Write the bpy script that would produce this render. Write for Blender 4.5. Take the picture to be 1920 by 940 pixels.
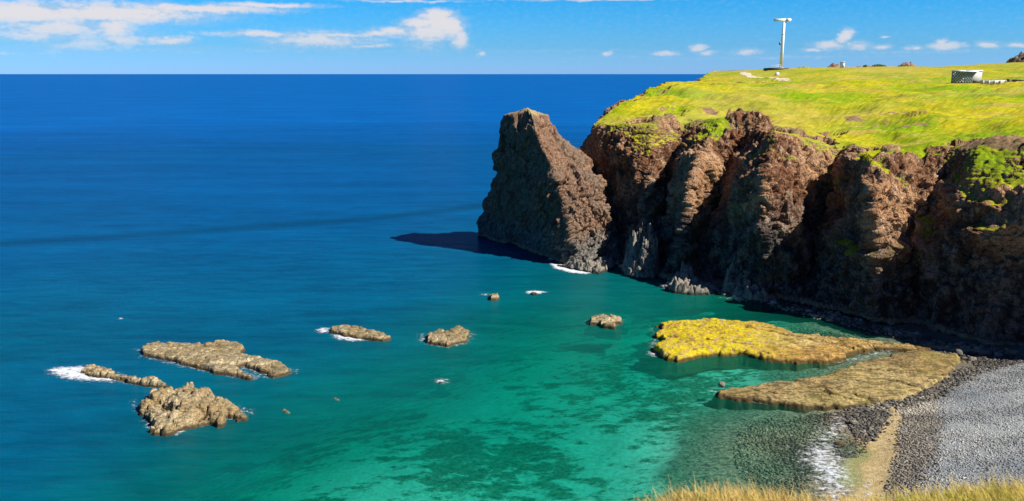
import bpy, math, random, time
import numpy as np
random.seed(7); rng = np.random.default_rng(11)
T0 = time.time()
for o in list(bpy.data.objects): bpy.data.objects.remove(o)
SC = bpy.context.scene; COL = SC.collection
# ------------------------------------------------------------------ camera
H, F, PITCH = 40.0, 1663.0, math.atan(331/1663.0)
cp, sp = math.cos(PITCH), math.sin(PITCH)
cam = bpy.data.cameras.new('camera'); co = bpy.data.objects.new('camera', cam); COL.objects.link(co)
co.location = (0, 0, H); co.rotation_euler = (math.pi/2-PITCH, 0, 0)
cam.sensor_width = 36; cam.lens = F/1920*36; cam.clip_start = .1; cam.clip_end = 400000
cam.dof.use_dof = True; cam.dof.focus_distance = 160; cam.dof.aperture_fstop = 1.9
SC.camera = co
def P(px, py, z=0.0):
    r = (px-960)/F; t = -(py-470)/F
    dy = cp+t*sp; dz = -sp+t*cp; s = (z-H)/dz
    return (r*s, dy*s, z)
def XP(px, Y, z): return (px-960)/F*(Y*cp-(z-H)*sp)
def ZP(py, Y):
    t = -(py-470)/F
    return H+Y*(-sp+t*cp)/(cp+t*sp)
# ------------------------------------------------------------------ light
SUN_EL = math.radians(45); SUN_H = np.array([.93, -.37]); SUN_H /= np.linalg.norm(SUN_H)
SD = np.array([SUN_H[0]*math.cos(SUN_EL), SUN_H[1]*math.cos(SUN_EL), math.sin(SUN_EL)])
sl = bpy.data.lights.new('sun', 'SUN'); sl.energy = 5; sl.angle = math.radians(.5); sl.color = (1, .94, .84)
so = bpy.data.objects.new('sun', sl); COL.objects.link(so)
from mathutils import Vector
so.rotation_euler = Vector(SD).to_track_quat('Z', 'Y').to_euler()
SC.view_settings.view_transform = 'Standard'; SC.view_settings.look = 'None'
SC.view_settings.exposure = .62; SC.view_settings.gamma = 1
SC.cycles.max_bounces = 6; SC.cycles.diffuse_bounces = 1; SC.cycles.transparent_max_bounces = 12
SC.cycles.caustics_reflective = False; SC.cycles.caustics_refractive = False

# ------------------------------------------------------------------ node helper
class NT:
    def __init__(s, t): s.t = t; s.n = t.nodes; s.l = t.links
    def inp(s, sock, v):
        if isinstance(v, bpy.types.NodeSocket): s.l.new(v, sock)
        elif v is not None:
            if isinstance(v, (tuple, list)) and len(v) == 3 and sock.type == 'RGBA': v = (*v, 1)
            sock.default_value = v
    def m(s, op, a, b=None, c=None, clamp=False):
        n = s.n.new('ShaderNodeMath'); n.operation = op; n.use_clamp = clamp
        for i, v in enumerate((a, b, c)):
            if v is not None: s.inp(n.inputs[i], v)
        return n.outputs[0]
    def v(s, op, a, b=None):
        n = s.n.new('ShaderNodeVectorMath'); n.operation = op; s.inp(n.inputs[0], a)
        if b is not None:
            if op == 'SCALE': s.inp(n.inputs['Scale'], b)
            else: s.inp(n.inputs[1], b)
        return n.outputs['Value'] if op in ('LENGTH', 'DOT_PRODUCT', 'DISTANCE') else n.outputs[0]
    def mix(s, f, a, b, mode='MIX'):
        n = s.n.new('ShaderNodeMix'); n.data_type = 'RGBA'; n.blend_type = mode
        s.inp(n.inputs[0], f); s.inp(n.inputs[6], a); s.inp(n.inputs[7], b); return n.outputs[2]
    def ss(s, x, a, b, lo=0., hi=1.):
        n = s.n.new('ShaderNodeMapRange'); n.interpolation_type = 'SMOOTHSTEP'
        if a > b: a, b, lo, hi = b, a, hi, lo
        s.inp(n.inputs[0], x)
        for i, v in enumerate((a, b, lo, hi)): n.inputs[i+1].default_value = v
        return n.outputs[0]
    def noise(s, vec, scale=1, det=4, rough=.55, dist=0, col=False):
        n = s.n.new('ShaderNodeTexNoise'); s.inp(n.inputs['Vector'], vec); n.inputs['Scale'].default_value = scale
        n.inputs['Detail'].default_value = det; n.inputs['Roughness'].default_value = rough
        n.inputs['Distortion'].default_value = dist; return n.outputs[1 if col else 0]
    def vor(s, vec, scale=1, feat='F1', out=0, rand=1):
        n = s.n.new('ShaderNodeTexVoronoi'); n.feature = feat; s.inp(n.inputs['Vector'], vec)
        n.inputs['Scale'].default_value = scale; n.inputs['Randomness'].default_value = rand; return n.outputs[out]
    def ramp(s, x, stops, mode='LINEAR'):
        n = s.n.new('ShaderNodeValToRGB'); n.color_ramp.interpolation = mode; e = n.color_ramp.elements
        while len(e) < len(stops): e.new(.5)
        for i, (p, c) in enumerate(stops): e[i].position = p; e[i].color = (*c, 1)
        s.inp(n.inputs[0], x); return n.outputs[0]
    def attr(s, name, col=False):
        n = s.n.new('ShaderNodeAttribute'); n.attribute_name = name; return n.outputs['Color' if col else 'Fac']
    def pos(s): return s.n.new('ShaderNodeNewGeometry').outputs['Position']
    def nrm(s): return s.n.new('ShaderNodeNewGeometry').outputs['Normal']
    def sep(s, v):
        n = s.n.new('ShaderNodeSeparateXYZ'); s.inp(n.inputs[0], v); return n.outputs
    def comb(s, x, y, z):
        n = s.n.new('ShaderNodeCombineXYZ')
        for i, v in enumerate((x, y, z)): s.inp(n.inputs[i], v)
        return n.outputs[0]
    def bump(s, h, strength=.5, dist=.1, nrm=None):
        n = s.n.new('ShaderNodeBump'); s.inp(n.inputs['Height'], h); n.inputs['Strength'].default_value = strength
        n.inputs['Distance'].default_value = dist
        if nrm is not None: s.inp(n.inputs['Normal'], nrm)
        return n.outputs[0]
    def pbsdf(s, col, rough=.9, nrm=None, spec=.2, metal=0):
        n = s.n.new('ShaderNodeBsdfPrincipled'); s.inp(n.inputs['Base Color'], col); s.inp(n.inputs['Roughness'], rough)
        n.inputs['Specular IOR Level'].default_value = spec; n.inputs['Metallic'].default_value = metal
        if nrm is not None: s.inp(n.inputs['Normal'], nrm)
        return n.outputs[0]
    def out(s, sh):
        o = s.n.new('ShaderNodeOutputMaterial'); s.l.new(sh, o.inputs[0])
def mat(name):
    m = bpy.data.materials.new(name); m.use_nodes = True; m.node_tree.nodes.clear(); return m, NT(m.node_tree)

# ------------------------------------------------------------------ world: Nishita sky with far clouds
def azel(px, py):
    r = (px-960)/F; t = -(py-470)/F; d = np.array([r, cp+t*sp, -sp+t*cp]); d /= np.linalg.norm(d)
    return math.degrees(math.atan2(d[0], d[1])), math.degrees(math.asin(d[2]))
W = bpy.data.worlds.new('World'); SC.world = W; W.use_nodes = True; W.node_tree.nodes.clear(); w = NT(W.node_tree)
sky = w.n.new('ShaderNodeTexSky'); sky.sky_type = 'NISHITA'; sky.sun_disc = False
sky.sun_elevation = SUN_EL; sky.sun_rotation = math.atan2(SD[0], SD[1])
sky.altitude = 0; sky.air_density = 1.0; sky.dust_density = .3; sky.ozone_density = 3
wd = w.n.new('ShaderNodeTexCoord').outputs['Generated']; x_, y_, z_ = w.sep(wd)
az = w.m('MULTIPLY', w.m('ARCTAN2', x_, y_), 57.29578); el = w.m('MULTIPLY', w.m('ARCSINE', z_), 57.29578)
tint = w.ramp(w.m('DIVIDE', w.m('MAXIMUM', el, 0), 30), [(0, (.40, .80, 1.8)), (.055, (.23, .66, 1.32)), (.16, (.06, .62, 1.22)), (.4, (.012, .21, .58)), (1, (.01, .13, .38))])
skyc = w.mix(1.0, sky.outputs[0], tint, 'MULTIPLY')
ae = w.comb(az, el, 0)
wn = w.noise(w.v('MULTIPLY', ae, (1, 1.8, 1)), .55, 6, .6, 0, True)
warp = w.v('MULTIPLY', w.v('SUBTRACT', wn, (.5, .5, .5)), (1.6, .55, 0))
aw = w.v('ADD', ae, warp)
clouds = [  # px, py, rx, ry, softness weight
 (40, 24, 200, 22, 1), (210, 24, 190, 20, 1), (370, 16, 160, 9, 1), (500, 10, 110, 5, .9), (110, 52, 150, 32, .75), (805, 60, 66, 22, .95), (830, 44, 44, 22, 1.1), (160, 84, 90, 16, .6), (215, 52, 40, 26, .9),
 (230, 76, 52, 13, .8), (315, 76, 50, 9, .9), (50, 66, 60, 15, .7), (110, 90, 150, 14, .35), (300, 92, 160, 9, .3), (0, 102, 60, 5, .4),
 (500, 64, 120, 7, .8), (600, 76, 120, 18, .8), (690, 86, 60, 5, .7), (640, 66, 90, 6, .7), (560, 96, 180, 5, .3),
 (818, 30, 38, 14, 1.1), (846, 48, 30, 26, 1.1), (862, 74, 16, 22, 1), (790, 46, 44, 13, 1), (742, 58, 50, 10, .9), (705, 62, 50, 7, .8), (800, 84, 70, 18, .45),
 (760, 2, 120, 2.5, .7), (1150, -1, 240, 2.5, .7), (900, 103, 10, 5, .8), (1000, 96, 300, 3, .2),
 (1582, 68, 16, 15, 1), (1560, 86, 34, 8, 1), (1612, 86, 28, 9, 1), (1528, 94, 22, 4, .9), (1656, 88, 22, 6, .9), (1722, 90, 16, 6, .9),
 (1775, 88, 32, 8, 1), (1768, 80, 12, 7, .9), (1850, 85, 18, 8, 1), (1905, 85, 26, 6, .9), (1308, 90, 16, 9, 1), (1325, 99, 18, 5, .8),
 (1245, 101, 30, 5, .9), (1140, 102, 14, 5, .9), (1398, 97, 34, 7, .8), (1658, 69, 12, 2.5, .7), (1400, 108, 300, 4, .25), (1750, 98, 200, 4, .3)]
dens = None
for (px, py, rx, ry, wt) in clouds:
    a0, e0 = azel(px, py); kx = F*math.pi/180; k = 1/wt
    d = w.v('LENGTH', w.v('MULTIPLY', w.v('SUBTRACT', aw, (a0, e0, 0)), (kx*math.cos(math.radians(a0))**-1*0+kx/rx, kx/ry, 0)))
    d = w.m('MULTIPLY', w.m('SUBTRACT', 1.35, d, None, False), wt)
    dens = d if dens is None else w.m('MAXIMUM', dens, d)
# the same kind of small fair-weather cloud all round the horizon, outside the frame too
hn = w.noise(w.v('MULTIPLY', ae, (.35, .9, 1)), 1, 5, .6)
band = w.m('MULTIPLY', w.ss(el, .6, 1.6), w.ss(el, 3.6, 2.2)); outm = w.ss(w.m('ABSOLUTE', az), 31, 36)
dens = w.m('MAXIMUM', dens, w.m('MULTIPLY', w.m('MULTIPLY', w.ss(hn, .5, .75), band), w.m('MULTIPLY', outm, 1.0)))
fine = w.noise(w.v('MULTIPLY', ae, (1, 1.6, 1)), 2.6, 6, .62)
dens = w.m('ADD', dens, w.m('MULTIPLY', w.m('SUBTRACT', fine, .5), .85))
cm = w.m('MULTIPLY', w.ss(dens, -.12, 1.1), .92)
cm = w.m('MULTIPLY', cm, w.ss(el, .3, 3.2, .55, 1))
shn = w.noise(w.v('MULTIPLY', ae, (.5, 1.4, 1)), 1.1, 3, .5)
cc = w.mix(w.ss(w.m('ADD', shn, w.m('MULTIPLY', w.m('SUBTRACT', dens, .6), .35)), .38, .60), (.46, .64, .86), (.88, .83, .84))
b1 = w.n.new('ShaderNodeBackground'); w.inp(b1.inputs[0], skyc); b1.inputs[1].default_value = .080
b2 = w.n.new('ShaderNodeBackground'); w.inp(b2.inputs[0], cc); b2.inputs[1].default_value = .60
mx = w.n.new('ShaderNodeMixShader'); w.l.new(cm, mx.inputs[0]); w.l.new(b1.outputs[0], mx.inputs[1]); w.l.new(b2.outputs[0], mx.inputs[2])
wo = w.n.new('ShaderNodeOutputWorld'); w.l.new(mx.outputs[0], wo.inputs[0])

# ------------------------------------------------------------------ numpy noise
def _h(i, j, k, s):
    n = (i.astype(np.int64)*374761393 + j.astype(np.int64)*668265263 + k.astype(np.int64)*2147483647 + s*1274126177) & 0xffffffff
    n = ((n ^ (n >> 13))*1274126177) & 0xffffffff
    return (n ^ (n >> 16)) & 0xffff
def vnoise(x, y, z, s=0):
    i, j, k = np.floor(x), np.floor(y), np.floor(z); f = []
    for a, b in ((x, i), (y, j), (z, k)): t = a-b; f.append(t*t*t*(t*(t*6-15)+10))
    r = 0
    for a in (0, 1):
        for b in (0, 1):
            for c in (0, 1):
                wgt = (f[0] if a else 1-f[0])*(f[1] if b else 1-f[1])*(f[2] if c else 1-f[2])
                r = r+wgt*_h(i+a, j+b, k+c, s)
    return r/32767.5-1
def fbm(x, y, z, o=4, s=0, g=.5, ridge=False):
    r = 0; a = 1; t = 0
    for q in range(o):
        n = vnoise(x, y, z, s+q)
        r = r+a*((1-2*np.abs(n)) if ridge else n); t += a; a *= g
        x, y, z = x*2.03+3.1, y*2.03+1.7, z*2.03+5.3
    return r/t
def worley(x, y, z, s=0, jit=.8):
    """distance to the nearest and second point, and the nearest cell's random value"""
    i, j, k = np.floor(x), np.floor(y), np.floor(z)
    f1 = np.full(x.shape, 9.); f2 = np.full(x.shape, 9.); cv = np.zeros(x.shape)
    for a in (-1, 0, 1):
        for b in (-1, 0, 1):
            for c in (-1, 0, 1):
                I, J, K = i+a, j+b, k+c
                h1 = _h(I, J, K, s)/65535.; h2 = _h(I, J, K, s+11)/65535.; h3 = _h(I, J, K, s+23)/65535.
                d = (I+.5+(h1-.5)*jit-x)**2+(J+.5+(h2-.5)*jit-y)**2+(K+.5+(h3-.5)*jit-z)**2
                nf = d < f1
                f2 = np.where(nf, f1, np.minimum(f2, d)); cv = np.where(nf, _h(I, J, K, s+37)/65535., cv); f1 = np.where(nf, d, f1)
    return np.sqrt(f1), np.sqrt(f2), cv
def sst(x, a, b):
    t = np.clip((x-a)/(b-a), 0, 1); return t*t*(3-2*t)
class TPS:
    def __init__(s, pts, val, lam=0.0):
        s.p = np.array(pts, float); n = len(s.p); s.c = s.p.mean(0); s.sc = 60.
        q = (s.p-s.c)/s.sc; d = np.linalg.norm(q[:, None]-q[None], axis=2); K = s.k(d)+lam*np.eye(n)
        Pm = np.c_[np.ones(n), q]; A = np.block([[K, Pm], [Pm.T, np.zeros((3, 3))]])
        s.w = np.linalg.solve(A, np.r_[np.array(val, float), 0, 0, 0]); s.q = q
    @staticmethod
    def k(d): return np.where(d > 1e-9, d*d*np.log(np.maximum(d, 1e-9)), 0)
    def __call__(s, X, Y):
        sh = np.shape(X); q = (np.c_[np.ravel(X), np.ravel(Y)]-s.c)/s.sc; r = s.w[-3]+q@s.w[-2:]
        for i, c in enumerate(s.q): r = r+s.w[i]*s.k(np.hypot(q[:, 0]-c[0], q[:, 1]-c[1]))
        return r.reshape(sh)
# ------------------------------------------------------------------ object helpers
def tag(o, label=None, cat=None, group=None, kind=None):
    for k, v in (('label', label), ('category', cat), ('group', group), ('kind', kind)):
        if v: o[k] = v
    return o
def mesh(name, V, Fq, m, parent=None, smooth=False, attrs=None):
    V = np.ascontiguousarray(V, np.float32); Fq = np.ascontiguousarray(Fq, np.int32); k = Fq.shape[1]
    me = bpy.data.meshes.new(name); me.vertices.add(len(V)); me.vertices.foreach_set('co', V.ravel())
    me.loops.add(Fq.size); me.loops.foreach_set('vertex_index', Fq.ravel())
    me.polygons.add(len(Fq)); me.polygons.foreach_set('loop_start', np.arange(len(Fq), dtype=np.int32)*k)
    me.update(calc_edges=True)
    if smooth: me.polygons.foreach_set('use_smooth', np.ones(len(Fq), bool))
    for an, av in (attrs or {}).items():
        at = me.attributes.new(an, 'FLOAT', 'POINT'); at.data.foreach_set('value', np.ascontiguousarray(av, np.float32).ravel())
    me.materials.append(m); o = bpy.data.objects.new(name, me); COL.objects.link(o)
    if parent: o.parent = parent
    return o
def grid_faces(ny, nx, wrap=False):
    c = nx if wrap else nx-1
    i, j = np.meshgrid(np.arange(ny-1), np.arange(c), indexing='ij'); j2 = (j+1) % nx
    return np.stack([i*nx+j, i*nx+j2, (i+1)*nx+j2, (i+1)*nx+j], -1).reshape(-1, 4)
def normals(G, wrap=False):
    if wrap: du = np.roll(G, -1, 1)-np.roll(G, 1, 1)
    else: du = np.gradient(G, axis=1)
    dv = np.gradient(G, axis=0); n = np.cross(du, dv); return n/np.maximum(np.linalg.norm(n, axis=2, keepdims=True), 1e-9)
class Bag:
    """collects boxes and tubes into one mesh of quads"""
    def __init__(s): s.V = []; s.F = []; s.n = 0
    def add(s, V, Fq): s.V.append(np.array(V, float)); s.F.append(np.array(Fq)+s.n); s.n += len(V); return s
    def box(s, c, d, rz=0, taper=1):
        x, y, z = (q/2 for q in d); V = []
        for (a, b, e) in ((-1, -1, -1), (1, -1, -1), (1, 1, -1), (-1, 1, -1), (-1, -1, 1), (1, -1, 1), (1, 1, 1), (-1, 1, 1)):
            t = taper if e > 0 else 1; X, Y = a*x*t, b*y*t
            V.append((c[0]+X*math.cos(rz)-Y*math.sin(rz), c[1]+X*math.sin(rz)+Y*math.cos(rz), c[2]+e*z))
        return s.add(V, [(0, 3, 2, 1), (4, 5, 6, 7), (0, 1, 5, 4), (1, 2, 6, 5), (2, 3, 7, 6), (3, 0, 4, 7)])
    def tube(s, p0, p1, r0, r1, n=16):
        p0, p1 = np.array(p0, float), np.array(p1, float); a = (p1-p0)/np.linalg.norm(p1-p0)
        u = np.cross(a, (0, 0, 1) if abs(a[2]) < .9 else (1, 0, 0)); u /= np.linalg.norm(u); v = np.cross(a, u)
        th = np.arange(n)*2*np.pi/n; c = np.cos(th)[:, None]*u+np.sin(th)[:, None]*v
        V = np.r_[p0+c*r0*.001, p0+c*r0, p1+c*r1, p1+c*r1*.001]
        return s.add(V, grid_faces(4, n, True))
    def build(s, name, m, parent=None): return mesh(name, np.concatenate(s.V), np.concatenate(s.F), m, parent)
def empty(name, loc, label, cat, group=None):
    o = bpy.data.objects.new(name, None); COL.objects.link(o); o.location = loc; return tag(o, label, cat, group)

# ------------------------------------------------------------------ materials
def rock_mat(name, base, alt, grey, gscale=1., wet=True, moss=None, strata=0., bump=.6, topc=None):
    m, n = mat(name); p = n.pos(); x, y, z = n.sep(p)
    big = n.noise(p, .12*gscale, 4, .6); med = n.noise(p, .9*gscale, 5, .65); fin = n.noise(p, 5*gscale, 5, .65)
    c = n.mix(n.ss(big, .42, .57), base, alt); c = n.mix(n.ss(med, .45, .7), c, grey)
    c = n.mix(1, c, n.ramp(fin, [(.32, (.34, .33, .32)), (.47, (.88, .88, .88)), (.68, (1.5, 1.5, 1.5))]), 'MULTIPLY')
    if topc: c = n.mix(n.m('MULTIPLY', n.ss(n.sep(n.nrm())[2], .80, .97), n.ss(n.noise(p, .5, 5, .7), .36, .55, .15, .85)), c, topc)
    h = n.m('ADD', n.m('MULTIPLY', med, .8), n.m('MULTIPLY', fin, .35))
    if strata:
        st = n.noise(n.v('MULTIPLY', n.v('ADD', p, n.v('SCALE', n.noise(p, .25, 3, .5, 0, True), 1.2)), (.35, 2.4, 5)), 1, 4, .6)
        c = n.mix(n.m('MULTIPLY', n.ss(st, .5, .4), strata), c, tuple(q*.35 for q in base))
        h = n.m('ADD', h, n.m('MULTIPLY', st, .9))
    if moss:
        mc, att = moss
        f = n.m('MULTIPLY', n.attr(att), n.ss(n.noise(p, .9, 6, .75), .42, .53))
        c = n.mix(f, c, n.mix(n.ss(fin, .4, .65), mc, tuple(q*.55 for q in mc)))
    if wet:
        wn_ = n.m('ADD', z, n.m('MULTIPLY', n.m('SUBTRACT', med, .5), 1.1))
        c = n.mix(n.ss(wn_, .62, .22), c, tuple(q*.22 for q in base))
    n.out(n.pbsdf(c, .85, n.bump(h, bump, .38), .25)); return m
def cliff_mat():
    m, n = mat('cliff_rock_and_grass'); p = n.pos(); x, y, z = n.sep(p)
    big = n.noise(p, .07, 4, .6); med = n.noise(n.v('MULTIPLY', p, (1, 1, .6)), .6, 6, .7); fin = n.noise(p, 3.5, 5, .7)
    rust = n.mix(n.ss(big, .4, .6), (.19, .085, .042), (.44, .25, .13)); rust = n.mix(n.ss(med, .5, .66), rust, (.50, .34, .22))
    grey = n.mix(n.ss(med, .42, .62), (.045, .043, .042), (.21, .19, .16))
    c = n.mix(n.ss(n.m('ADD', z, n.m('MULTIPLY', n.m('SUBTRACT', big, .5), 18)), 19, 8), rust, grey)
    cell = n.vor(n.v('MULTIPLY', p, (1, 1, .7)), 1.1, 'DISTANCE_TO_EDGE'); cell2 = n.vor(p, 3.2, 'DISTANCE_TO_EDGE')
    crk = n.m('MULTIPLY', n.ss(cell, .10, .0), n.ss(n.noise(p, .5, 3), .45, .6)); c = n.mix(n.m('MULTIPLY', crk, .6), c, (.05, .032, .022)); c = n.mix(n.ss(cell2, .10, 0, 0, .3), c, (.06, .04, .03))
    c = n.mix(1, c, n.ramp(fin, [(.3, (.5, .5, .5)), (.52, (1, 1, 1)), (.72, (1.45, 1.45, 1.45))]), 'MULTIPLY')
    pale = n.m('ADD', z, n.m('MULTIPLY', n.m('SUBTRACT', med, .5), 2.5)); c = n.mix(n.ss(pale, 1.3, .7, 0, .8), c, (.40, .31, .20))
    c = n.mix(n.ss(pale, .35, .1), c, (.03, .03, .025))
    # grass
    g1 = n.noise(p, .045, 5, .6); g2 = n.noise(n.v('MULTIPLY', p, (.6, 1.3, 1)), .35, 6, .72); g3 = n.noise(n.v('MULTIPLY', p, (.7, 1, 1)), 1.6, 7, .8)
    gc = n.mix(n.ss(g1, .38, .60), (.20, .31, .004), (.42, .37, .010))
    gc = n.mix(n.ss(g2, .50, .70), gc, (.13, .22, .004)); gc = n.mix(n.ss(n.noise(n.v('MULTIPLY', p, (.5, 1.6, 1)), .10, 6, .7), .50, .66), gc, (.40, .30, .06))
    gc = n.mix(1, gc, n.ramp(g3, [(.32, (.5, .56, .5)), (.5, (1, 1, 1)), (.66, (1.35, 1.3, 1.2))]), 'MULTIPLY')
    gc = n.mix(n.ss(n.noise(n.v('MULTIPLY', p, (.35, 1.2, 1)), .22, 6, .75), .56, .70), gc, (.21, .17, .05))
    gc = n.mix(n.attr('dry'), gc, n.mix(n.ss(g2, .4, .6), (.42, .33, .09), (.34, .31, .04)))
    bare = n.mix(n.ss(g3, .4, .6), (.16, .095, .05), (.30, .20, .115))
    gc = n.mix(n.ss(n.m('ADD', n.attr('scar'), n.m('MULTIPLY', n.m('SUBTRACT', g2, .5), 1.6)), .42, .62), gc, bare)
    gc = n.mix(n.ss(n.sep(n.nrm())[2], .92, .62, 0, .7), gc, n.mix(n.ss(g3, .42, .58), (.16, .15, .03), (.30, .27, .07)))
    gm = n.ss(n.m('ADD', n.attr('grass'), n.m('MULTIPLY', n.m('SUBTRACT', n.noise(p, .8, 6, .75), .5), 1.1)), .42, .58)
    c = n.mix(gm, c, gc)
    hr = n.m('ADD', n.m('ADD', n.m('MULTIPLY', med, 1.2), n.m('MULTIPLY', fin, .5)), n.m('MULTIPLY', n.ss(cell, 0, .14), .35))
    hg = n.m('MULTIPLY', g3, .5)
    h = n.n.new('ShaderNodeMix'); n.inp(h.inputs[0], gm); n.inp(h.inputs[2], hr); n.inp(h.inputs[3], hg)
    n.out(n.pbsdf(c, .92, n.bump(h.outputs[0], .8, .45), .1)); return m
def stack_mat():
    m, n = mat('columnar_basalt'); p = n.pos(); x, y, z = n.sep(p)
    ax = np.array([.62, .1, .78]); ax /= np.linalg.norm(ax); u = np.cross(ax, (0, 1, 0)); u /= np.linalg.norm(u); v = np.cross(ax, u)
    q = n.comb(n.v('DOT_PRODUCT', p, tuple(u)), n.v('DOT_PRODUCT', p, tuple(v)), n.m('MULTIPLY', n.v('DOT_PRODUCT', p, tuple(ax)), .22))
    streak = n.noise(q, 1.6, 6, .7); fin = n.noise(p, 4, 5, .7); big = n.noise(p, .1, 4, .6)
    c = n.mix(n.ss(streak, .38, .62), (.15, .075, .042), (.36, .225, .145)); c = n.mix(n.ss(big, .45, .65), c, (.24, .17, .12))
    gz = n.m('ADD', z, n.m('MULTIPLY', n.m('SUBTRACT', big, .5), 9)); gr = n.mix(n.ss(streak, .4, .6), (.10, .10, .09), (.27, .25, .22))
    c = n.mix(n.ss(gz, 8, 3), c, gr)
    c = n.mix(1, c, n.ramp(fin, [(.3, (.5, .5, .5)), (.52, (1, 1, 1)), (.72, (1.45, 1.45, 1.45))]), 'MULTIPLY')
    pale = n.m('ADD', z, n.m('MULTIPLY', n.m('SUBTRACT', fin, .5), 1.5)); c = n.mix(n.ss(pale, 1.1, .6, 0, .7), c, (.40, .33, .20)); c = n.mix(n.ss(pale, .35, .1), c, (.03, .03, .025))
    top = n.m('MULTIPLY', n.ss(z, 30.3, 31.2), n.ss(n.sep(n.nrm())[2], .5, .85)); c = n.mix(top, c, (.42, .33, .16))
    h = n.m('ADD', n.m('MULTIPLY', streak, 1.2), n.m('MULTIPLY', fin, .5))
    n.out(n.pbsdf(c, .9, n.bump(h, .9, .5), .15)); return m
M_cliff = cliff_mat(); M_stack = stack_mat()
M_islet = rock_mat('weathered_islet_rock', (.33, .235, .115), (.48, .38, .23), (.19, .165, .105), 1.1, strata=.65, bump=.55, topc=(.20, .175, .10))
M_shelf = rock_mat('algae_covered_shelf', (.40, .235, .060), (.45, .33, .12), (.17, .12, .05), .6, moss=((.60, .47, .006), 'moss'), strata=.8, bump=.35)
M_skerry = rock_mat('grey_boulders', (.15, .14, .12), (.27, .245, .20), (.36, .31, .23), 1.6)
M_mound = rock_mat('dark_outcrop', (.12, .085, .06), (.20, .14, .09), (.10, .085, .07), 1., wet=False)
M_redmound = rock_mat('reddish_outcrop', (.27, .14, .09), (.30, .20, .12), (.16, .09, .07), 1., wet=False)
M_under = rock_mat('drowned_rock', (.16, .15, .08), (.22, .20, .11), (.14, .14, .09), 1.2, wet=False)

# ------------------------------------------------------------------ sea bed and beach
bathy = [(0,940,-11),(0,800,-13),(0,650,-12),(0,500,-18),(300,940,-6),(300,850,-8.5),(500,720,-9),(600,900,-2.2),(700,820,-2.9),(600,780,-5),(650,940,-1.9),
 (800,650,-7.5),(800,550,-12),(700,450,-19),(950,620,-5),(900,700,-3.9),(950,800,-2.7),(900,900,-1.8),(1100,560,-6.5),(1000,520,-9),(1200,540,-5.5),
 (1150,650,-3.2),(1300,570,-3.6),(1100,750,-2.3),(1200,720,-2.3),(1200,850,-1.5),(1100,900,-1.9),(1380,590,-2.2),(1450,605,-1.5),(1300,700,-1.8),(1420,700,-1.2),
 (1280,780,-1.2),(1400,820,-.35),(1300,880,-.7),(1500,800,-.3),(1480,880,-.35),(1540,605,-.6),(1600,625,-.5),(1650,640,-.3),(1700,650,-.16),(1530,900,-.12),(1560,800,-.1),
 (1600,765,.15),(1610,790,.25),(1620,850,-.16),(1600,900,-.14),(1655,860,.3),(1700,830,.9),(1760,800,1.5),(1850,800,2.2),(1920,700,1.8),(1800,690,.55),(1750,652,.02),(1920,900,3.0),
 (1760,900,1.8),(1660,930,.4),(1900,660,.7),(1700,690,-.15),(1620,690,-.25),(1590,672,-.3),(1650,750,.2),(1750,740,.75),(1560,850,-.12),(2300,700,5),(2300,950,7),(2000,1150,5.5),(1500,1150,-.1),(900,1150,-1.2),(0,1250,-5),
 (0,350,-26),(600,340,-26),(900,400,-20),(1000,470,-12),(1250,440,-4)]
_bt = TPS([P(a, b, max(c, 0) if c > .2 else 0)[:2] for a, b, c in bathy], [c for a, b, c in bathy], 1e-4)
def ground(X, Y):
    z = np.clip(_bt(X, Y), -60, 9); far = sst(Y, 230, 420); z = z*(1-far)-34*far
    lf = sst(-X, 75, 170); z = z*(1-lf)+np.minimum(z, -22)*lf
    return z
gx = np.arange(-200, 230, .62); gy = np.arange(-20, 330, .62); GX, GY = np.meshgrid(gx, gy)
GZ = ground(GX, GY); rel = fbm(GX*.22, GY*.22, GX*0+.5, 4, 5); rf = sst(GZ, -.4, -2.)
GZ = GZ+rel*(.05+.42*rf)+fbm(GX*.9, GY*.9, GX*0, 2, 9)*.05
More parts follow.
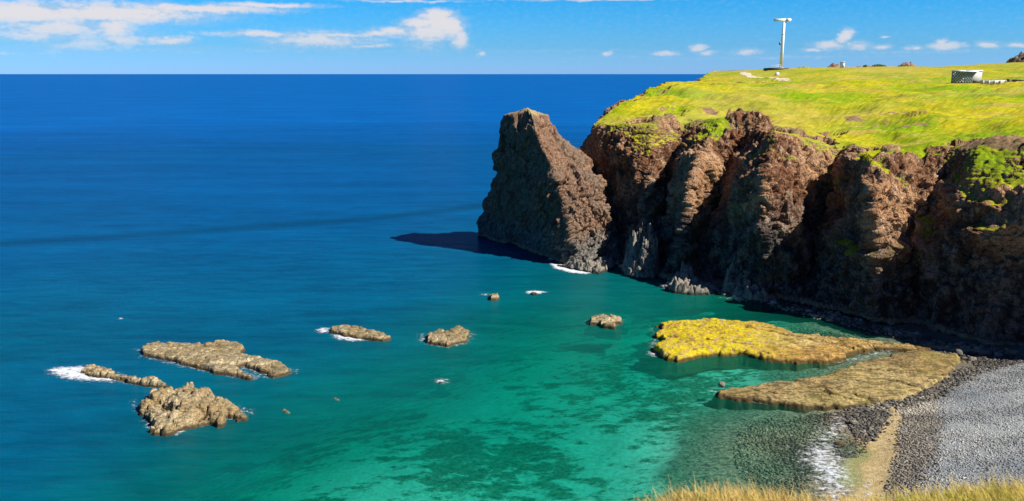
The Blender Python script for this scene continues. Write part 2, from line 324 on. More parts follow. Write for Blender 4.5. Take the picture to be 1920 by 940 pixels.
def bed_mat():
    m, n = mat('gravel_sand_and_seaweed'); p = n.pos(); x, y, z = n.sep(p)
    big = n.noise(p, .06, 3, .5); st = n.noise(n.v('MULTIPLY', p, (.7, 1.1, 1)), .42, 8, .74, .1); fin = n.noise(p, 1.7, 5, .7); vf = n.noise(p, 9, 3, .7)
    sand = n.mix(n.ss(fin, .4, .6), (.58, .54, .40), (.74, .70, .55)); weed = n.mix(n.ss(fin, .38, .62), (.04, .075, .04), (.26, .25, .15))
    bed = n.mix(n.ss(n.m('ADD', st, n.m('MULTIPLY', n.m('SUBTRACT', big, .5), .5)), .42, .54), weed, sand)
    cob = n.vor(p, 3.2, 'F1', 1); cobc = n.mix(n.sep(cob)[0], (.07, .06, .045), (.32, .25, .16))
    cobc = n.mix(1, cobc, n.ramp(vf, [(.3, (.5, .5, .5)), (.7, (1.5, 1.5, 1.5))]), 'MULTIPLY')
    bed = n.mix(n.ss(n.m('ADD', z, n.m('MULTIPLY', n.m('SUBTRACT', st, .5), 1.6)), -1.35, -.95), bed, cobc)   # cobbles in the shallows
    bank = n.attr('bank'); sandy = n.mix(n.ss(fin, .4, .6), (.40, .29, .13), (.56, .44, .24))
    wetg = n.mix(n.ss(vf, .4, .6), (.10, .09, .07), (.22, .19, .145))
    dryg = n.mix(n.ss(vf, .35, .65), (.165, .18, .19), (.42, .44, .44))
    dryg = n.mix(n.ss(big, .45, .6), dryg, n.mix(n.ss(vf, .4, .6), (.12, .15, .18), (.30, .34, .37)))
    bea = n.mix(n.ss(n.m('ADD', z, n.m('MULTIPLY', n.m('SUBTRACT', st, .5), 1.2)), .75, 1.25), wetg, dryg)
    bea = n.mix(bank, bea, sandy)
    c = n.mix(n.ss(z, -.1, .1), n.mix(bank, bed, (.36, .30, .12)), bea)
    n.out(n.pbsdf(c, .95, n.bump(n.m('ADD', fin, n.m('MULTIPLY', vf, .6)), .7, .18), .15)); return m
def pline_mask(X, Y, pts, wid, z=0.):
    """1 on a world polyline (corners given by the sight lines through them), fading to 0 at wid metres"""
    q = np.array([P(a, b, z)[:2] for a, b in pts]); d = np.full(X.shape, 1e9)
    for a, b in zip(q[:-1], q[1:]):
        ab = b-a; t = np.clip(((X-a[0])*ab[0]+(Y-a[1])*ab[1])/(ab@ab), 0, 1); d = np.minimum(d, np.hypot(X-a[0]-t*ab[0], Y-a[1]-t*ab[1]))
    return np.clip(1-d/wid, 0, 1)
bank = np.maximum(pline_mask(GX, GY, [(1680, 780), (1670, 820), (1655, 860), (1630, 920), (1600, 980)], 2.6), pline_mask(GX, GY, [(1640, 800), (1625, 850), (1600, 900)], 3.0))
bank = np.maximum(bank, pline_mask(GX, GY, [(1810, 680), (1850, 672), (1890, 668)], 2.))
bank = np.maximum(bank, pline_mask(GX, GY, [(1740, 646), (1810, 660), (1830, 662)], 2.))
bank = sst(bank+.25*fbm(GX*.8, GY*.8, GX*0, 3, 3), .3, .6)
sea_bed = mesh('beach_and_sea_bed', np.stack([GX, GY, GZ], -1).reshape(-1, 3), grid_faces(len(gy), len(gx)), bed_mat(), smooth=True, attrs={'bank': bank})
tag(sea_bed, kind='structure')

# ------------------------------------------------------------------ sea
def water_mat():
    m, n = mat('sea_water'); p = n.pos(); x, y, z = n.sep(p); d = n.attr('depth')
    ws = n.noise(n.v('MULTIPLY', p, (.10, .36, 1)), 1, 5, .65, .4); ws2 = n.noise(n.v('MULTIPLY', p, (.012, .06, 1)), 1, 4, .6)
    big = n.noise(n.v('MULTIPLY', p, (.004, .012, 1)), 1, 5, .6)
    col = n.ramp(n.m('DIVIDE', d, 60), [(0, (.0, .14, .075)), (.035, (.0, .135, .085)), (.07, (.0, .125, .108)), (.12, (.0, .100, .112)), (.2, (.0, .076, .148)), (.35, (.0, .068, .190)), (.6, (.0, .064, .225)), (1, (.0, .084, .305))])
    col = n.mix(1, col, n.ramp(n.m('ADD', n.m('ADD', n.m('MULTIPLY', ws, .38), n.m('MULTIPLY', n.noise(n.v('MULTIPLY', p, (.28, 1.1, 1)), 1, 5, .7), .16)), n.m('ADD', n.m('MULTIPLY', ws2, .28), n.m('MULTIPLY', big, .18))), [(.38, (.68, .72, .76)), (.5, (1.06, 1.06, 1.06)), (.62, (1.5, 1.42, 1.36))]), 'MULTIPLY')
    col = n.mix(n.m('MULTIPLY', n.attr('slick'), .5), col, (0, .03, .07))
    dif = n.n.new('ShaderNodeBsdfDiffuse'); n.inp(dif.inputs[0], col)
    hb = n.m('ADD', n.noise(n.v('MULTIPLY', p, (.5, 1.5, 1)), 1, 5, .65), n.m('MULTIPLY', ws, 2.0)); bp = n.bump(hb, .35, .35); n.inp(dif.inputs['Normal'], bp)
    def ex(k): return n.m('EXPONENT', n.m('MULTIPLY', d, -k))
    tr = n.n.new('ShaderNodeBsdfTransparent'); n.inp(tr.inputs[0], n.comb(ex(.88), ex(.045), ex(.065)))
    body = n.n.new('ShaderNodeMixShader'); n.inp(body.inputs[0], n.m('SUBTRACT', 1, n.m('EXPONENT', n.m('MULTIPLY', d, -.24))))
    n.l.new(tr.outputs[0], body.inputs[1]); n.l.new(dif.outputs[0], body.inputs[2])
    gl = n.n.new('ShaderNodeBsdfGlossy'); gl.inputs['Roughness'].default_value = .22; gl.inputs[0].default_value = (1, 1, 1, 1); n.inp(gl.inputs['Normal'], bp)
    fr = n.n.new('ShaderNodeFresnel'); fr.inputs[0].default_value = 1.33; n.inp(fr.inputs['Normal'], bp)
    ms = n.n.new('ShaderNodeMixShader'); n.inp(ms.inputs[0], n.m('MINIMUM', n.m('MULTIPLY', fr.outputs[0], .35), .075))
    n.l.new(body.outputs[0], ms.inputs[1]); n.l.new(gl.outputs[0], ms.inputs[2]); n.out(ms.outputs[0]); return m
def expo(a, b, s0, g=1.12):
    r = [a]; s = s0
    while r[-1] < b: r.append(r[-1]+s); s *= g
    return np.array(r)
wx = np.concatenate([-expo(100, 260000, 1.5)[::-1], np.arange(-99.2, 100, .7), expo(100, 260000, 1.5)])
wy = np.concatenate([-expo(20, 2000, 3)[::-1], np.arange(-19.2, 260, .7), expo(260, 300000, 1.5)])
WX, WY = np.meshgrid(wx, wy)
dep = np.maximum(-ground(np.clip(WX, -200, 230), np.clip(WY, -20, 330)), .02)
far = np.hypot(WX, np.maximum(WY, 0)); dep = np.maximum(dep, np.clip((far-190)*.10, 0, 60)*sst(far, 190, 260)*(1-sst(WX, 20, 60)*(WY < 260)))
sl_ = pline_mask(WX, WY, [(-500, 500), (0, 458), (400, 432), (700, 410), (890, 388), (1100, 360)], 9); sl_ = np.maximum(sl_, (.4)*pline_mask(WX, WY, [(330, 1000), (210, 860), (60, 760), (-200, 690)], 3.2))
water = mesh('sea', np.stack([WX, WY, WX*0], -1).reshape(-1, 3), grid_faces(len(wy), len(wx)), water_mat(), attrs={'depth': dep, 'slick': sst(sl_, 0, 1)})
tag(water, kind='structure'); print('sea', time.time()-T0)

# ------------------------------------------------------------------ headland
topc = [(1195,180,250),(1240,155,310),(1270,141,385),(1300,136,400),(1400,133,400),(1463,131,400),(1540,128.5,400),(1600,127,400),(1700,126,400),(1780,127,400),(1840,121,400),(1920,118,400),
 (1350,165,270),(1450,158,300),(1600,158,295),(1600,205,215),(1750,222,195),(1900,215,190),(1750,165,270),(1900,160,275),(1500,215,215),(1450,185,245),(1300,185,240),(1200,205,222)]
secs = [  # (base X,Y | px,py), (mid px,Y at z 14), (rim px,py,Y)
 (('w', 88, 430), ('w', 92, 428), ('w', 98, 425, 38)), (('w', 58, 340), ('w', 61, 338), ('w', 67, 335, 37)), (('w', 31, 262), ('w', 33, 260), (1200, 176, 252)),
 (('w', 20, 232), ('w', 21, 229), (1155, 202, 226)), (('w', 16, 215), ('w', 16.6, 213), (1112, 232, 214)),
 (('w', 20, 203), (1132, 203), (1140, 226, 208)), ((1222, 519), (1214, 187), (1222, 226, 202)), ((1240, 522), (1250, 191), (1285, 230, 205)),
 ((1266, 530), (1288, 173), (1350, 228, 198)), ((1300, 536), (1338, 189), (1425, 240, 193)),
 ((1436, 562), (1426, 157), (1452, 250, 177)), ((1462, 570), (1490, 161), (1510, 252, 179)), ((1490, 574), (1556, 172), (1580, 276, 178)),
 ((1640, 604), (1640, 141), (1632, 284, 160)), ((1668, 610), (1715, 146), (1735, 282, 160)), ((1700, 614), (1762, 151), (1785, 270, 161)),
 ((1738, 620), (1806, 139), (1838, 268, 149)), ((1850, 642), (1885, 131), (1920, 268, 145)), ((1965, 660), (1975, 127), (1995, 262, 141)),
 ((2050, 686), (2060, 120), (2075, 262, 134)), ((2300, 720), (2300, 110), (2300, 258, 120)), ((2900, 760), (2900, 92), (2900, 240, 100))]
B, Mi, R = [], [], []
for i_, (b, m_, r) in enumerate(secs):
    zm = 11 if 5 <= i_ <= 7 else 14 if i_ < 13 else (16.5 if i_ < 15 else 19.5)
    B.append((b[1], b[2], -1.5) if b[0] == 'w' else (*P(b[0], b[1])[:2], -1.5))
    Mi.append((m_[1], m_[2], zm) if m_[0] == 'w' else (XP(m_[0], m_[1], zm), m_[1], zm))
    if r[0] == 'w': R.append(r[1:])
    else: z = ZP(r[1], r[2]); R.append((XP(r[0], r[2], z), r[2], z))
B, Mi, R = map(lambda a: np.array(a, float), (B, Mi, R))
tp, tv = [], []
for px, py, Y in topc: z = ZP(py, Y); tp.append((XP(px, Y, z), Y)); tv.append(z)
for r in R: tp.append(r[:2]); tv.append(r[2])
for q in ((100, 650, 36), (300, 650, 41), (500, 650, 44), (300, 420, 46), (500, 430, 50), (180, 900, 30), (420, 200, 45), (300, 250, 44), (900, 900, 48)): tp.append(q[:2]); tv.append(q[2])
_top = TPS(tp, tv, 2e-3)
def ztop(X, Y): return _top(X, Y)
# columns along the coast
arc = np.r_[0, np.cumsum(np.linalg.norm(np.diff(Mi[:, :2], axis=0), axis=1))]; wgt = np.interp((arc[1:]+arc[:-1])/2, [0, arc[3], arc[4], arc[18], arc[20]], [.12, .3, 1, 1, .2]); pa = np.r_[0, np.cumsum(np.diff(arc)*wgt)]
NC = 1150; s_col = np.interp(np.linspace(0, pa[-1], NC), pa, arc)
def along(A):
    a = np.stack([np.interp(s_col, arc, A[:, k]) for k in range(A.shape[1])], -1)
    ker = np.hanning(15); ker /= ker.sum(); pad = np.pad(a, ((7, 7), (0, 0)), 'edge')
    return np.stack([np.convolve(pad[:, k], ker, 'valid') for k in range(A.shape[1])], -1)
bB, bM, bR = along(B), along(Mi), along(R)
NF, NG = 300, 230
spx = np.interp(s_col, [0, arc[4], arc[-1]], [120, 170, 560]); spine = np.stack([spx, spx*0+480], -1); back = np.stack([spx*1.8, spx*0+900], -1)
G = np.zeros((NF+NG, NC, 3)); vv = np.linspace(0, 1, NF)
zR = bR[:, 2]; tm = (bM[:, 2]+1.5)/(zR+1.5)
for i, v in enumerate(vv):
    z = -1.5+(zR+1.5)*v; a = np.clip(v/tm, 0, 1)[:, None]; b = np.clip((v-tm)/(1-tm), 0, 1)[:, None]
    # ribs wander sideways with height
    sh_ = s_col+(4.6*fbm(s_col/11, s_col*0+v*1.6, s_col*0, 3, 101)+.6*fbm(s_col/4, s_col*0+v*2.2, s_col*0, 3, 111))*sst(s_col, arc[4], arc[5])
    bB_, bM_, bR_ = (np.stack([np.interp(sh_*(1-fz)+s_col*fz, s_col, q[:, c]) for c in (0, 1)], -1) for q, fz in ((bB, 0), (bM, 0), (bR, float(sst(np.array(v), .8, 1)))))
    lo = bB_*(1-a)+bM_*a; hi = bM_*(1-b**1.75)+bR_*b**1.75
    G[i, :, :2] = np.where(v < tm[:, None], lo, hi); G[i, :, 2] = z
tt = np.linspace(0, 1, NG+1)[1:]**2.1
for i, t in enumerate(tt):
    k = min(t/.62, 1); q = bR[:, :2]*(1-k)+spine*k
    if t > .62: k2 = (t-.62)/.38; q = spine*(1-k2)+back*k2
    G[NF+i, :, :2] = q; G[NF+i, :, 2] = ztop(q[:, 0], q[:, 1])
# smooth across the rim only
kz = np.hanning(57); kz /= kz.sum(); seg = slice(NF-110, NF+60); Gs = G[seg].copy()
sm = np.apply_along_axis(lambda a: np.convolve(np.pad(a, 28, 'edge'), kz, 'valid'), 0, Gs); wr = np.interp(np.arange(170), [0, 45, 130, 169], [0, 1, 1, 0])[:, None, None]; G[seg] = Gs*(1-wr)+sm*wr
N = normals(G)
if N[NF//2, NC//2, 1] > 0: N = -N
X, Y, Z = G[..., 0], G[..., 1], G[..., 2]
vrow = np.r_[np.linspace(0, 1, NF), 1+np.linspace(0, 1, NG+1)[1:]][:, None]
face = np.clip(1-sst(vrow, .93, 1.06), 0, 1)*np.ones_like(X)
f_ = slice(0, NF+25); x, y, z = X[f_], Y[f_], Z[f_]
D = np.zeros_like(X)
D[f_] = 2.6*fbm(x/8, y/8, z/9, 4, 1, .5)+.9*fbm(x/5, y/5, z/8, 4, 2, .5, True)+.6*fbm(x/2.2, y/2.2, z/6, 4, 21, .55, True)+.45*fbm(x/6, y/6, z/4.5+.8*fbm(x/5, y/5, z/5, 2, 7), 3, 27)
f1, f2, cv = worley(x/2.1+.5*fbm(x/3, y/3, z/3, 2, 51), y/2.1, z/3.6+.5*fbm(x/4, y/4, z/4, 2, 53), 3); D[f_] += (cv-.5)*1.15+.4*sst(f2-f1, 0, .3)
f1, f2, cv = worley(x/.85, y/.85, z/.95, 8); D[f_] += (cv-.5)*.62+.22*sst(f2-f1, 0, .3)
edge = sst(z, -1.5, 4)[..., None]*0+1
lump = fbm(X/13, Y/9, X*0+2, 5, 31, .55)*1.5+.25*fbm(X/2.2, Y/2.2, X*0, 4, 41, .6)
near = 1-sst(Y, 240, 400)*.75
# bare scars and little scarps on the grass slope (stepped banks)
def scar_at(px, py, Yd, rx, ry): zc = ZP(py, Yd); xc = XP(px, Yd, zc); return np.exp(-((X-xc)/rx)**2-((Y-Yd)/ry)**2)
scar = np.maximum.reduce([scar_at(1400, 212, 207, 7.5, 7), .8*scar_at(1330, 200, 222, 3, 6), .75*scar_at(1430, 150, 320, 10, 5), .8*scar_at(1685, 215, 208, 10, 1.2), .7*scar_at(1700, 232, 190, 7, 1.2), .7*scar_at(1600, 215, 205, 3, 3), .6*scar_at(1620, 130, 380, 30, 3),
 .8*scar_at(1820, 255, 158, 7, 3), .9*scar_at(1880, 262, 152, 6, 4), .7*scar_at(1520, 245, 183, 6, 3), .6*scar_at(1210, 218, 210, 9, 5), .7*scar_at(1310, 226, 203, 6, 3)])
D = D*face+(1-face)*0
pit = 0
for (px, py, Yd, rx, ry, dp) in ((1362, 214, 204, 2.6, 6, 2.6), (1690, 226, 196, 7, 3.5, .9), (1560, 232, 192, 3, 4, 1.0), (1475, 233, 190, 4.5, 1.6, 1.6), (1830, 250, 160, 6, 2.5, 1.6), (1890, 256, 155, 5, 3, 1.6), (1265, 200, 222, 3, 8, 1.0), (1420, 150, 320, 14, 6, 1.0), (1625, 262, 172, 5, 3, 1.4), (1765, 262, 170, 6, 2, 1.2), (1530, 255, 180, 4, 3, 1.4), (1212, 222, 208, 5, 4, 1.3)):
    zc = ZP(py, Yd); xc = XP(px, Yd, zc); q_ = ((X-xc-.5*(Y-Yd)*.3)/rx)**2+((Y-Yd)/ry)**2; q_ = q_+.9*fbm(X/2.5, Y/2.5, X*0, 3, int(px))
    pit = np.maximum(pit, dp*sst(-q_, -1.15, -.75)*(1-.5*sst(-(Y-Yd)/ry, 0, 1.2)))
bumpz = 0
for (px, py, Yd, rx, ry, dp) in ((1402, 222, 198, 4.4, 8, 2.4), (1475, 240, 186, 3.4, 4, 1.2), (1845, 268, 152, 5, 4, 1.5), (1900, 280, 146, 3.5, 4, 1.4), (1672, 278, 163, 1.6, 2, 1.2), (1240, 222, 206, 3, 5, 1.2), (1600, 270, 172, 2, 3, 1.0)):
    zc = ZP(py, Yd); xc = XP(px, Yd, zc); q_ = ((X-xc)/rx)**2+((Y-Yd)/ry)**2+.8*fbm(X/2, Y/2, X*0, 4, int(px)+5)
    bumpz = np.maximum(bumpz, dp*sst(-q_, -1.2, -.6)*(.75+.35*fbm(X/1.2, Y/1.2, X*0, 3, int(px)+9))); scar = np.maximum(scar, sst(-q_, -1.25, -.8))
step = (pit-bumpz)*(1-face)/.6+.5*scar*(1-face)*vnoise(X/1.2, Y/1.2, X*0, 77)
din = np.hypot(X-bR[None, :, 0], Y-bR[None, :, 1]); hrel = np.where(vrow < 1, (vrow-1)*(zR[None]+1.5), .4*din); rgt = sst(s_col, arc[14], arc[16])[None]
er = .6*fbm(X/6, Y/6, Z/5, 4, 131, .6)+.7*fbm(X/14, Y/14, Z/14, 3, 141, .6); nb = np.abs(N[..., 2])
grass = sst(hrel+17*er+6*rgt, -4.5, 1.5)*sst(nb+.3*er, .36, .56)
D = D*(1-.7*grass)
G2 = G+N*(D[..., None])*1.0
G2[..., 2] += (1-face)*(lump*near*1.35-step*.6)
_zb = 41.
for _ in range(6): _xb = XP(1815, 290, _zb); _zb = float(ztop(np.array([_xb]), np.array([290.]))[0])
_pw = 1-sst(np.hypot((X-_xb)/1.4, Y-293), 7, 13); G2[..., 2] = np.where(vrow > 1, G2[..., 2]*(1-_pw)+np.minimum(G2[..., 2], _zb-.15)*_pw, G2[..., 2])
# spur that runs down across the shaded right-hand face
ledge = X*0
for (a_, b_, hh, wd_) in (((1940, 131, 21.5), (1715, 138, 8.3), 3.0, 3.0), ((1750, 145, 14.2), (1625, 141, 11.0), 2.4, 2.2), ((1610, 168, 22.5), (1560, 168, 19), 1.6, 1.5)):
    a, b = (np.array((XP(q[0], q[1], q[2]), q[1], q[2])) for q in (a_, b_)); t = (X-a[0])/(b[0]-a[0])
    zl = a[2]+t*(b[2]-a[2])+1.3*fbm(X/3+a_[0], Y/3, X*0, 3, 171); dz = Z-zl; m_ = sst(t, -.05, .1)*(1-sst(t, .92, 1.05))*(np.abs(Y-a[1]) < 18)*(vrow < 1)*(.6+.4*fbm(X/2, Y/2, X*0, 2, 173))
    G2 += (N*np.array([1, 1, 0]))*(hh*m_*sst(-dz, -.9, .3)*np.exp(-np.maximum(-dz, 0)/wd_))[..., None]; ledge = np.maximum(ledge, m_*np.exp(-(dz-.2)**2/.8))
N2 = normals(G2); N2 = N2*np.sign(N2[..., 2:3].mean()); nz = np.abs(N2[..., 2]); nz = np.where(vrow > .985, np.maximum(nz, .0), nz)
ker = np.ones(9)/9; nzs = np.apply_along_axis(lambda a: np.convolve(a, ker, 'same'), 0, nz)
grass = np.maximum(grass, sst(hrel+6*er, 7, 10)*(vrow > 1)); grass = np.clip(grass*(1-.95*sst(-nz, -.72, -.50)), 0, 1)
dry = np.clip(sst(Y, 330, 400)*.55+.5*sst(fbm(X/30, Y/30, X*0, 3, 61), .05, .5), 0, 1)
grass = np.maximum(grass, ledge*.75)
rgh = (1-grass)*sst(hrel, -3, 1)*(vrow > .9)*(1-sst(din*(vrow > 1), 20, 26))
w1 = worley(X/1.5, Y/1.5, Z/1.2, 151); w2 = fbm(X/1.8, Y/1.8, Z/1.5, 4, 161, .6, True)
G2 = G2+(np.array([-.45, -.35, .8])*(rgh*((w1[2]-.5)*1.1+.6*w2-.35))[..., None])
# skirt closing the far side and the bottom
last = G2[-1].copy(); last[:, 2] = -3; G2 = np.concatenate([G2, last[None]]); ex = lambda a: np.concatenate([a, a[-1:]])
G_head = G2
head = mesh('headland_cliff', G2.reshape(-1, 3), grid_faces(NF+NG+1, NC), M_cliff, smooth=False, attrs={'grass': ex(grass), 'dry': ex(dry), 'scar': ex(scar)})
tag(head, kind='structure'); print('headland', time.time()-T0)

# ------------------------------------------------------------------ sea stack
def lv(z, L, T, Rr, K):   # silhouettes by sight line: px and distance at height z, plus two back corners in metres
    a = [(XP(L[0], L[1], z), L[1]), (XP(T[0], T[1], z), T[1]), (XP(Rr[0], Rr[1], z), Rr[1]), K[0], K[1]]; return a
S = [(-1.5, lv(0, (891, 221), (1085, 183), (1162, 187), ((30, 205), (8, 228)))), (3, lv(3, (900, 219), (1080, 184.5), (1150, 189), ((27, 207), (8, 226)))), (10, lv(10, (913, 216), (1060, 187.5), (1134, 193), ((23, 210), (6, 223)))),
 (15, lv(15, (922, 213), (1050, 190), (1122, 196), ((21, 210), (4, 220)))), (20, lv(20, (931, 210), (1036, 193), (1098, 199), ((17, 210), (3, 217)))), (25, lv(25, (934, 208), (1012, 196), (1050, 201.5), ((9, 209), (1, 214)))),
 (28.5, lv(28.5, (939, 206), (1002, 197), (1028, 202), ((8, 208), (1, 213)))), (30.6, lv(30.6, (942, 205.5), (1000, 198.5), (1019, 203), ((5.5, 207), (1, 211))))]
zs = np.array([s[0] for s in S]); cor = np.array([s[1] for s in S]); nr, nc = 330, 900
frac = np.array([0, .42, .66, .78, .9, 1.0]); uu = np.linspace(0, 1, nc, endpoint=False); zz = np.linspace(-1.5, 30.6, nr)
cz = np.stack([[np.interp(zz, zs, cor[:, k, c]) for c in (0, 1)] for k in range(5)]); cz = np.concatenate([cz, cz[:1]])   # 6,2,nr
G = np.zeros((nr, nc, 3))
for i in range(nr):
    for c in (0, 1): G[i, :, c] = np.interp(uu, frac, cz[:, c, i])
    G[i, :, 2] = zz[i]
ker = np.hanning(41); ker /= ker.sum()
for c in (0, 1): G[..., c] = np.apply_along_axis(lambda a: np.convolve(np.r_[a[-20:], a, a[:20]], ker, 'valid'), 1, G[..., c])
N = normals(G, True); ctr = G.mean(1, keepdims=True)
if ((G-ctr)*N).sum() < 0: N = -N
x, y, z = G[..., 0], G[..., 1], G[..., 2]
ax = np.array([.62, .1, .78]); ax /= np.linalg.norm(ax); u = np.cross(ax, (0, 1, 0)); u /= np.linalg.norm(u); v = np.cross(ax, u)
bend = .9*fbm(x/9, y/9, z/9, 2, 71); qu, qv, qa = G@u+bend, G@v+bend*.6, G@ax
f1, f2, cv = worley(qu/.8, qv/.8, qa/4.5, 5, .7); litw = sst(x*.55-(y-190)*.83, 1, 8)
D = ((cv-.5)*.65+.3*sst(f2-f1, 0, .3))*(.45+.55*litw)
f1, f2, cv = worley(qu/1.9, qv/1.9, qa/7, 15, .8); D += (cv-.5)*(.35+.55*litw)
D += (.55+.55*litw)*fbm(x/5, y/5, z/6, 4, 81, .55, True)+1.1*fbm(x/9, y/9, z/5, 3, 85)+1.5*(worley(qu/3.2+bend*.3, qv/3.2, qa/5, 25, .9)[2]-.5)+.25*fbm(x/.8, y/.8, z/.8, 3, 91)
G2 = G+N*D[..., None]
# ledge of rubble at the foot
# cap
capr = []; c0 = G2[-1].mean(0)
for k in (.93, .8, .62, .42, .2, .03):
    r = c0+(G2[-1]-c0)*k; r[:, 2] = 30.6+1.05*(1-k**2)**.5+.45*fbm(r[:, 0]/1.3, r[:, 1]/1.3, r[:, 0]*0, 3, 17)+.7*np.exp(-((r[:, 0]-c0[0]-.0)/1.2)**2); capr.append(r)
G2 = np.concatenate([G2, np.array(capr)])
st = mesh('sea_stack', G2.reshape(-1, 3), grid_faces(len(G2), nc, True), M_stack)
tag(st, 'tall leaning basalt sea stack with flat top beside the headland cliff', 'sea stack'); print('stack', time.time()-T0)

# ------------------------------------------------------------------ rocks as heightfields from their plan outline
def sdf(X, Y, poly):
    d = np.full(X.shape, 1e9); ins = np.zeros(X.shape, bool); n = len(poly)
    for i in range(n):
        a, b = poly[i], poly[(i+1) % n]; ab = b-a
        t = np.clip(((X-a[0])*ab[0]+(Y-a[1])*ab[1])/(ab@ab), 0, 1); d = np.minimum(d, np.hypot(X-a[0]-t*ab[0], Y-a[1]-t*ab[1]))
        c = ((a[1] > Y) != (b[1] > Y)) & (X < (b[0]-a[0])*(Y-a[1])/(b[1]-a[1]+1e-12)+a[0]); ins ^= c
    return np.where(ins, d, -d)
def hf_rock(name, pts, Ht, m, label=None, cat='rock', group=None, res=.11, wall=.5, lump=.3, lsize=1.6, warp=.5, seed=1, tilt=(0, 0), dome=.25, parent=None, bottom=-1.2, extra=None, moss=None, strata=.0, kind=None, terr=.14, tx=3.2, dm=.25):
    poly = np.array([P(a, b, Ht)[:2] for a, b in pts]); lo = poly.min(0)-1.6; hi = poly.max(0)+1.6
    X, Y = np.meshgrid(np.arange(lo[0], hi[0], res), np.arange(lo[1], hi[1], res)); O = X*0+seed
    wx_ = fbm(X/2.2, Y/2.2, O, 4, seed)*warp; wy_ = fbm(X/2.2, Y/2.2, O, 4, seed+9)*warp
    d = sdf(X+wx_, Y+wy_, poly); d += .35*fbm(X/.7, Y/.7, O, 3, seed+5)*warp
    f1, f2, cv = worley(X/lsize+.2*wx_, Y/lsize, O*.37, seed+2); g1, g2, cw = worley(X/(lsize*.4), Y/(lsize*.4), O*.37, seed+4)
    prof = sst(d, -.12, wall)**.6
    mid = poly.mean(0); R_ = np.ptp(poly, axis=0).max()/2
    h = Ht*(1-dome+dome*sst(d, 0, min(R_*.35, 4)))+tilt[0]*(X-mid[0])+tilt[1]*(Y-mid[1])
    bs = np.clip(1-(f1*1.1)**2, -.3, 1)
    h = h-(.06+.6*min(lump, .7))*sst(-(f2-f1), -.16, -.02)*sst(fbm(X/3, Y/3, O, 2, seed+61), -.35, .05)*(lump > .15)
    h = h+lump*(dm*(bs-.5)+1.1*(cv-.5)+dm*.5*(np.clip(1-g1**2, 0, 1)-.6)+.5*(cw-.5))+.5*lump*fbm(X/1.1, Y/1.1, O, 4, seed+7, .6)
    if strata: # bedding steps: thin beds broken along lines
        s_ = (Y*.8+X*.25+1.2*fbm(X/5, Y/5, O, 3, seed+12))/1.3; h = h+strata*(np.abs((s_ % 1)-.15)*.9)*(.4+.6*sst(fbm(X/4, Y/4, O, 2, seed+31), -.2, .3))
    h = h+terr*np.round(2.6*fbm(X/tx, Y/(tx*.45), O, 3, seed+71))/1.6
    if extra: h = h+extra(X, Y)
    Z = bottom+(np.maximum(h, .12)-bottom)*prof; Z = np.where(d < -.12, bottom-.3*np.clip(-d, 0, 2), Z)
    keep = d > -.75; at = {}
    if moss is not None: at['moss'] = moss(X, Y)
    Fq = grid_faces(*X.shape); kf = keep.ravel()[Fq].any(1); Fq = Fq[kf]; used = np.unique(Fq); mp = np.full(X.size, -1); mp[used] = np.arange(len(used))
    V = np.stack([X, Y, Z], -1).reshape(-1, 3)[used]
    o = mesh(name, V, mp[Fq], m, parent, attrs={k: v_.ravel()[used] for k, v_ in at.items()})
    return tag(o, label, cat, group, kind)
G1 = 'low rocks standing in the bay'
hf_rock('sea_rock', [(258,650),(272,643),(300,638),(345,640),(395,640),(410,634),(446,637),(462,648),(456,657),(492,665),(532,672),(554,689),(540,696),(505,703),(478,688),(455,680),(440,682),(482,702),(470,707),(430,697),(400,693),(360,683),(320,671),(290,666),(262,661)], .78, M_islet,
 'longest flat tan rock on the left, with a forked right end', 'rock', G1, lump=.18, wall=.8, seed=3, terr=.24, strata=.35, warp=.4)
hf_rock('sea_rock', [(250,748),(262,740),(280,728),(300,722),(318,716),(332,722),(350,716),(372,716),(398,724),(412,733),(408,742),(435,746),(466,762),(463,772),(445,776),(428,770),(424,782),(405,790),(385,780),(370,786),(345,792),(330,800),(308,804),(285,800),(278,782),(262,766)], 1.15, M_islet,
 'broad lumpy brown rock at lower left with rounded boulders on its front', 'rock', G1, lump=.72, lsize=1.9, terr=.2, dm=.9, wall=.6, seed=5, warp=.7, dome=.35)
hf_rock('sea_rock', [(140,688),(155,680),(185,678),(212,684),(225,691),(250,697),(285,702),(308,704),(322,712),(335,722),(318,724),(300,719),(270,713),(240,708),(215,704),(195,700),(175,697),(158,697)], 1.0, M_islet,
 'thin rocky ridge at far left with white surf breaking on its left end', 'rock', G1, lump=.5, lsize=1.5, wall=.9, seed=8, dome=.4)
hf_rock('sea_rock', [(613,610),(640,606),(672,611),(700,615),(728,622),(738,629),(722,635),(705,634),(680,630),(655,627),(630,621),(616,618)], .7, M_islet,
 'narrow flat rock with surf on its left and front, left of the squarish rock', 'rock', G1, lump=.22, seed=12, strata=.2, wall=.6)
hf_rock('sea_rock', [(794,622),(812,616),(840,614),(858,609),(884,615),(883,625),(876,634),(850,639),(836,645),(815,640),(796,636)], .8, M_islet,
 'squarish flat-topped tan rock near the middle of the bay', 'rock', G1, lump=.2, seed=14, strata=.25, wall=.6)
hf_rock('sea_rock', [(913,549),(922,546),(936,547),(941,552),(934,556),(918,556)], .85, M_islet,
 'small round tan boulder alone in the water below the sea stack', 'rock', G1, lump=.3, wall=.6, seed=16, warp=.2, dome=.5)
hf_rock('sea_rock', [(1105,592),(1118,588),(1140,587),(1168,592),(1166,598),(1148,600),(1130,602),(1158,604),(1156,608),(1130,606),(1122,600),(1106,600)], 1.0, M_islet,
 'small split rock of two stacked slabs left of the yellow shelf', 'rock', G1, lump=.25, seed=18, wall=.4, warp=.3)
hf_rock('awash_rock', [(990,549),(1000,547),(1012,549),(1008,553),(996,553)], .25, M_skerry, 'little dark rock awash in white foam right of the round boulder', 'rock', 'rocks just awash', lump=.1, seed=21, warp=.2)
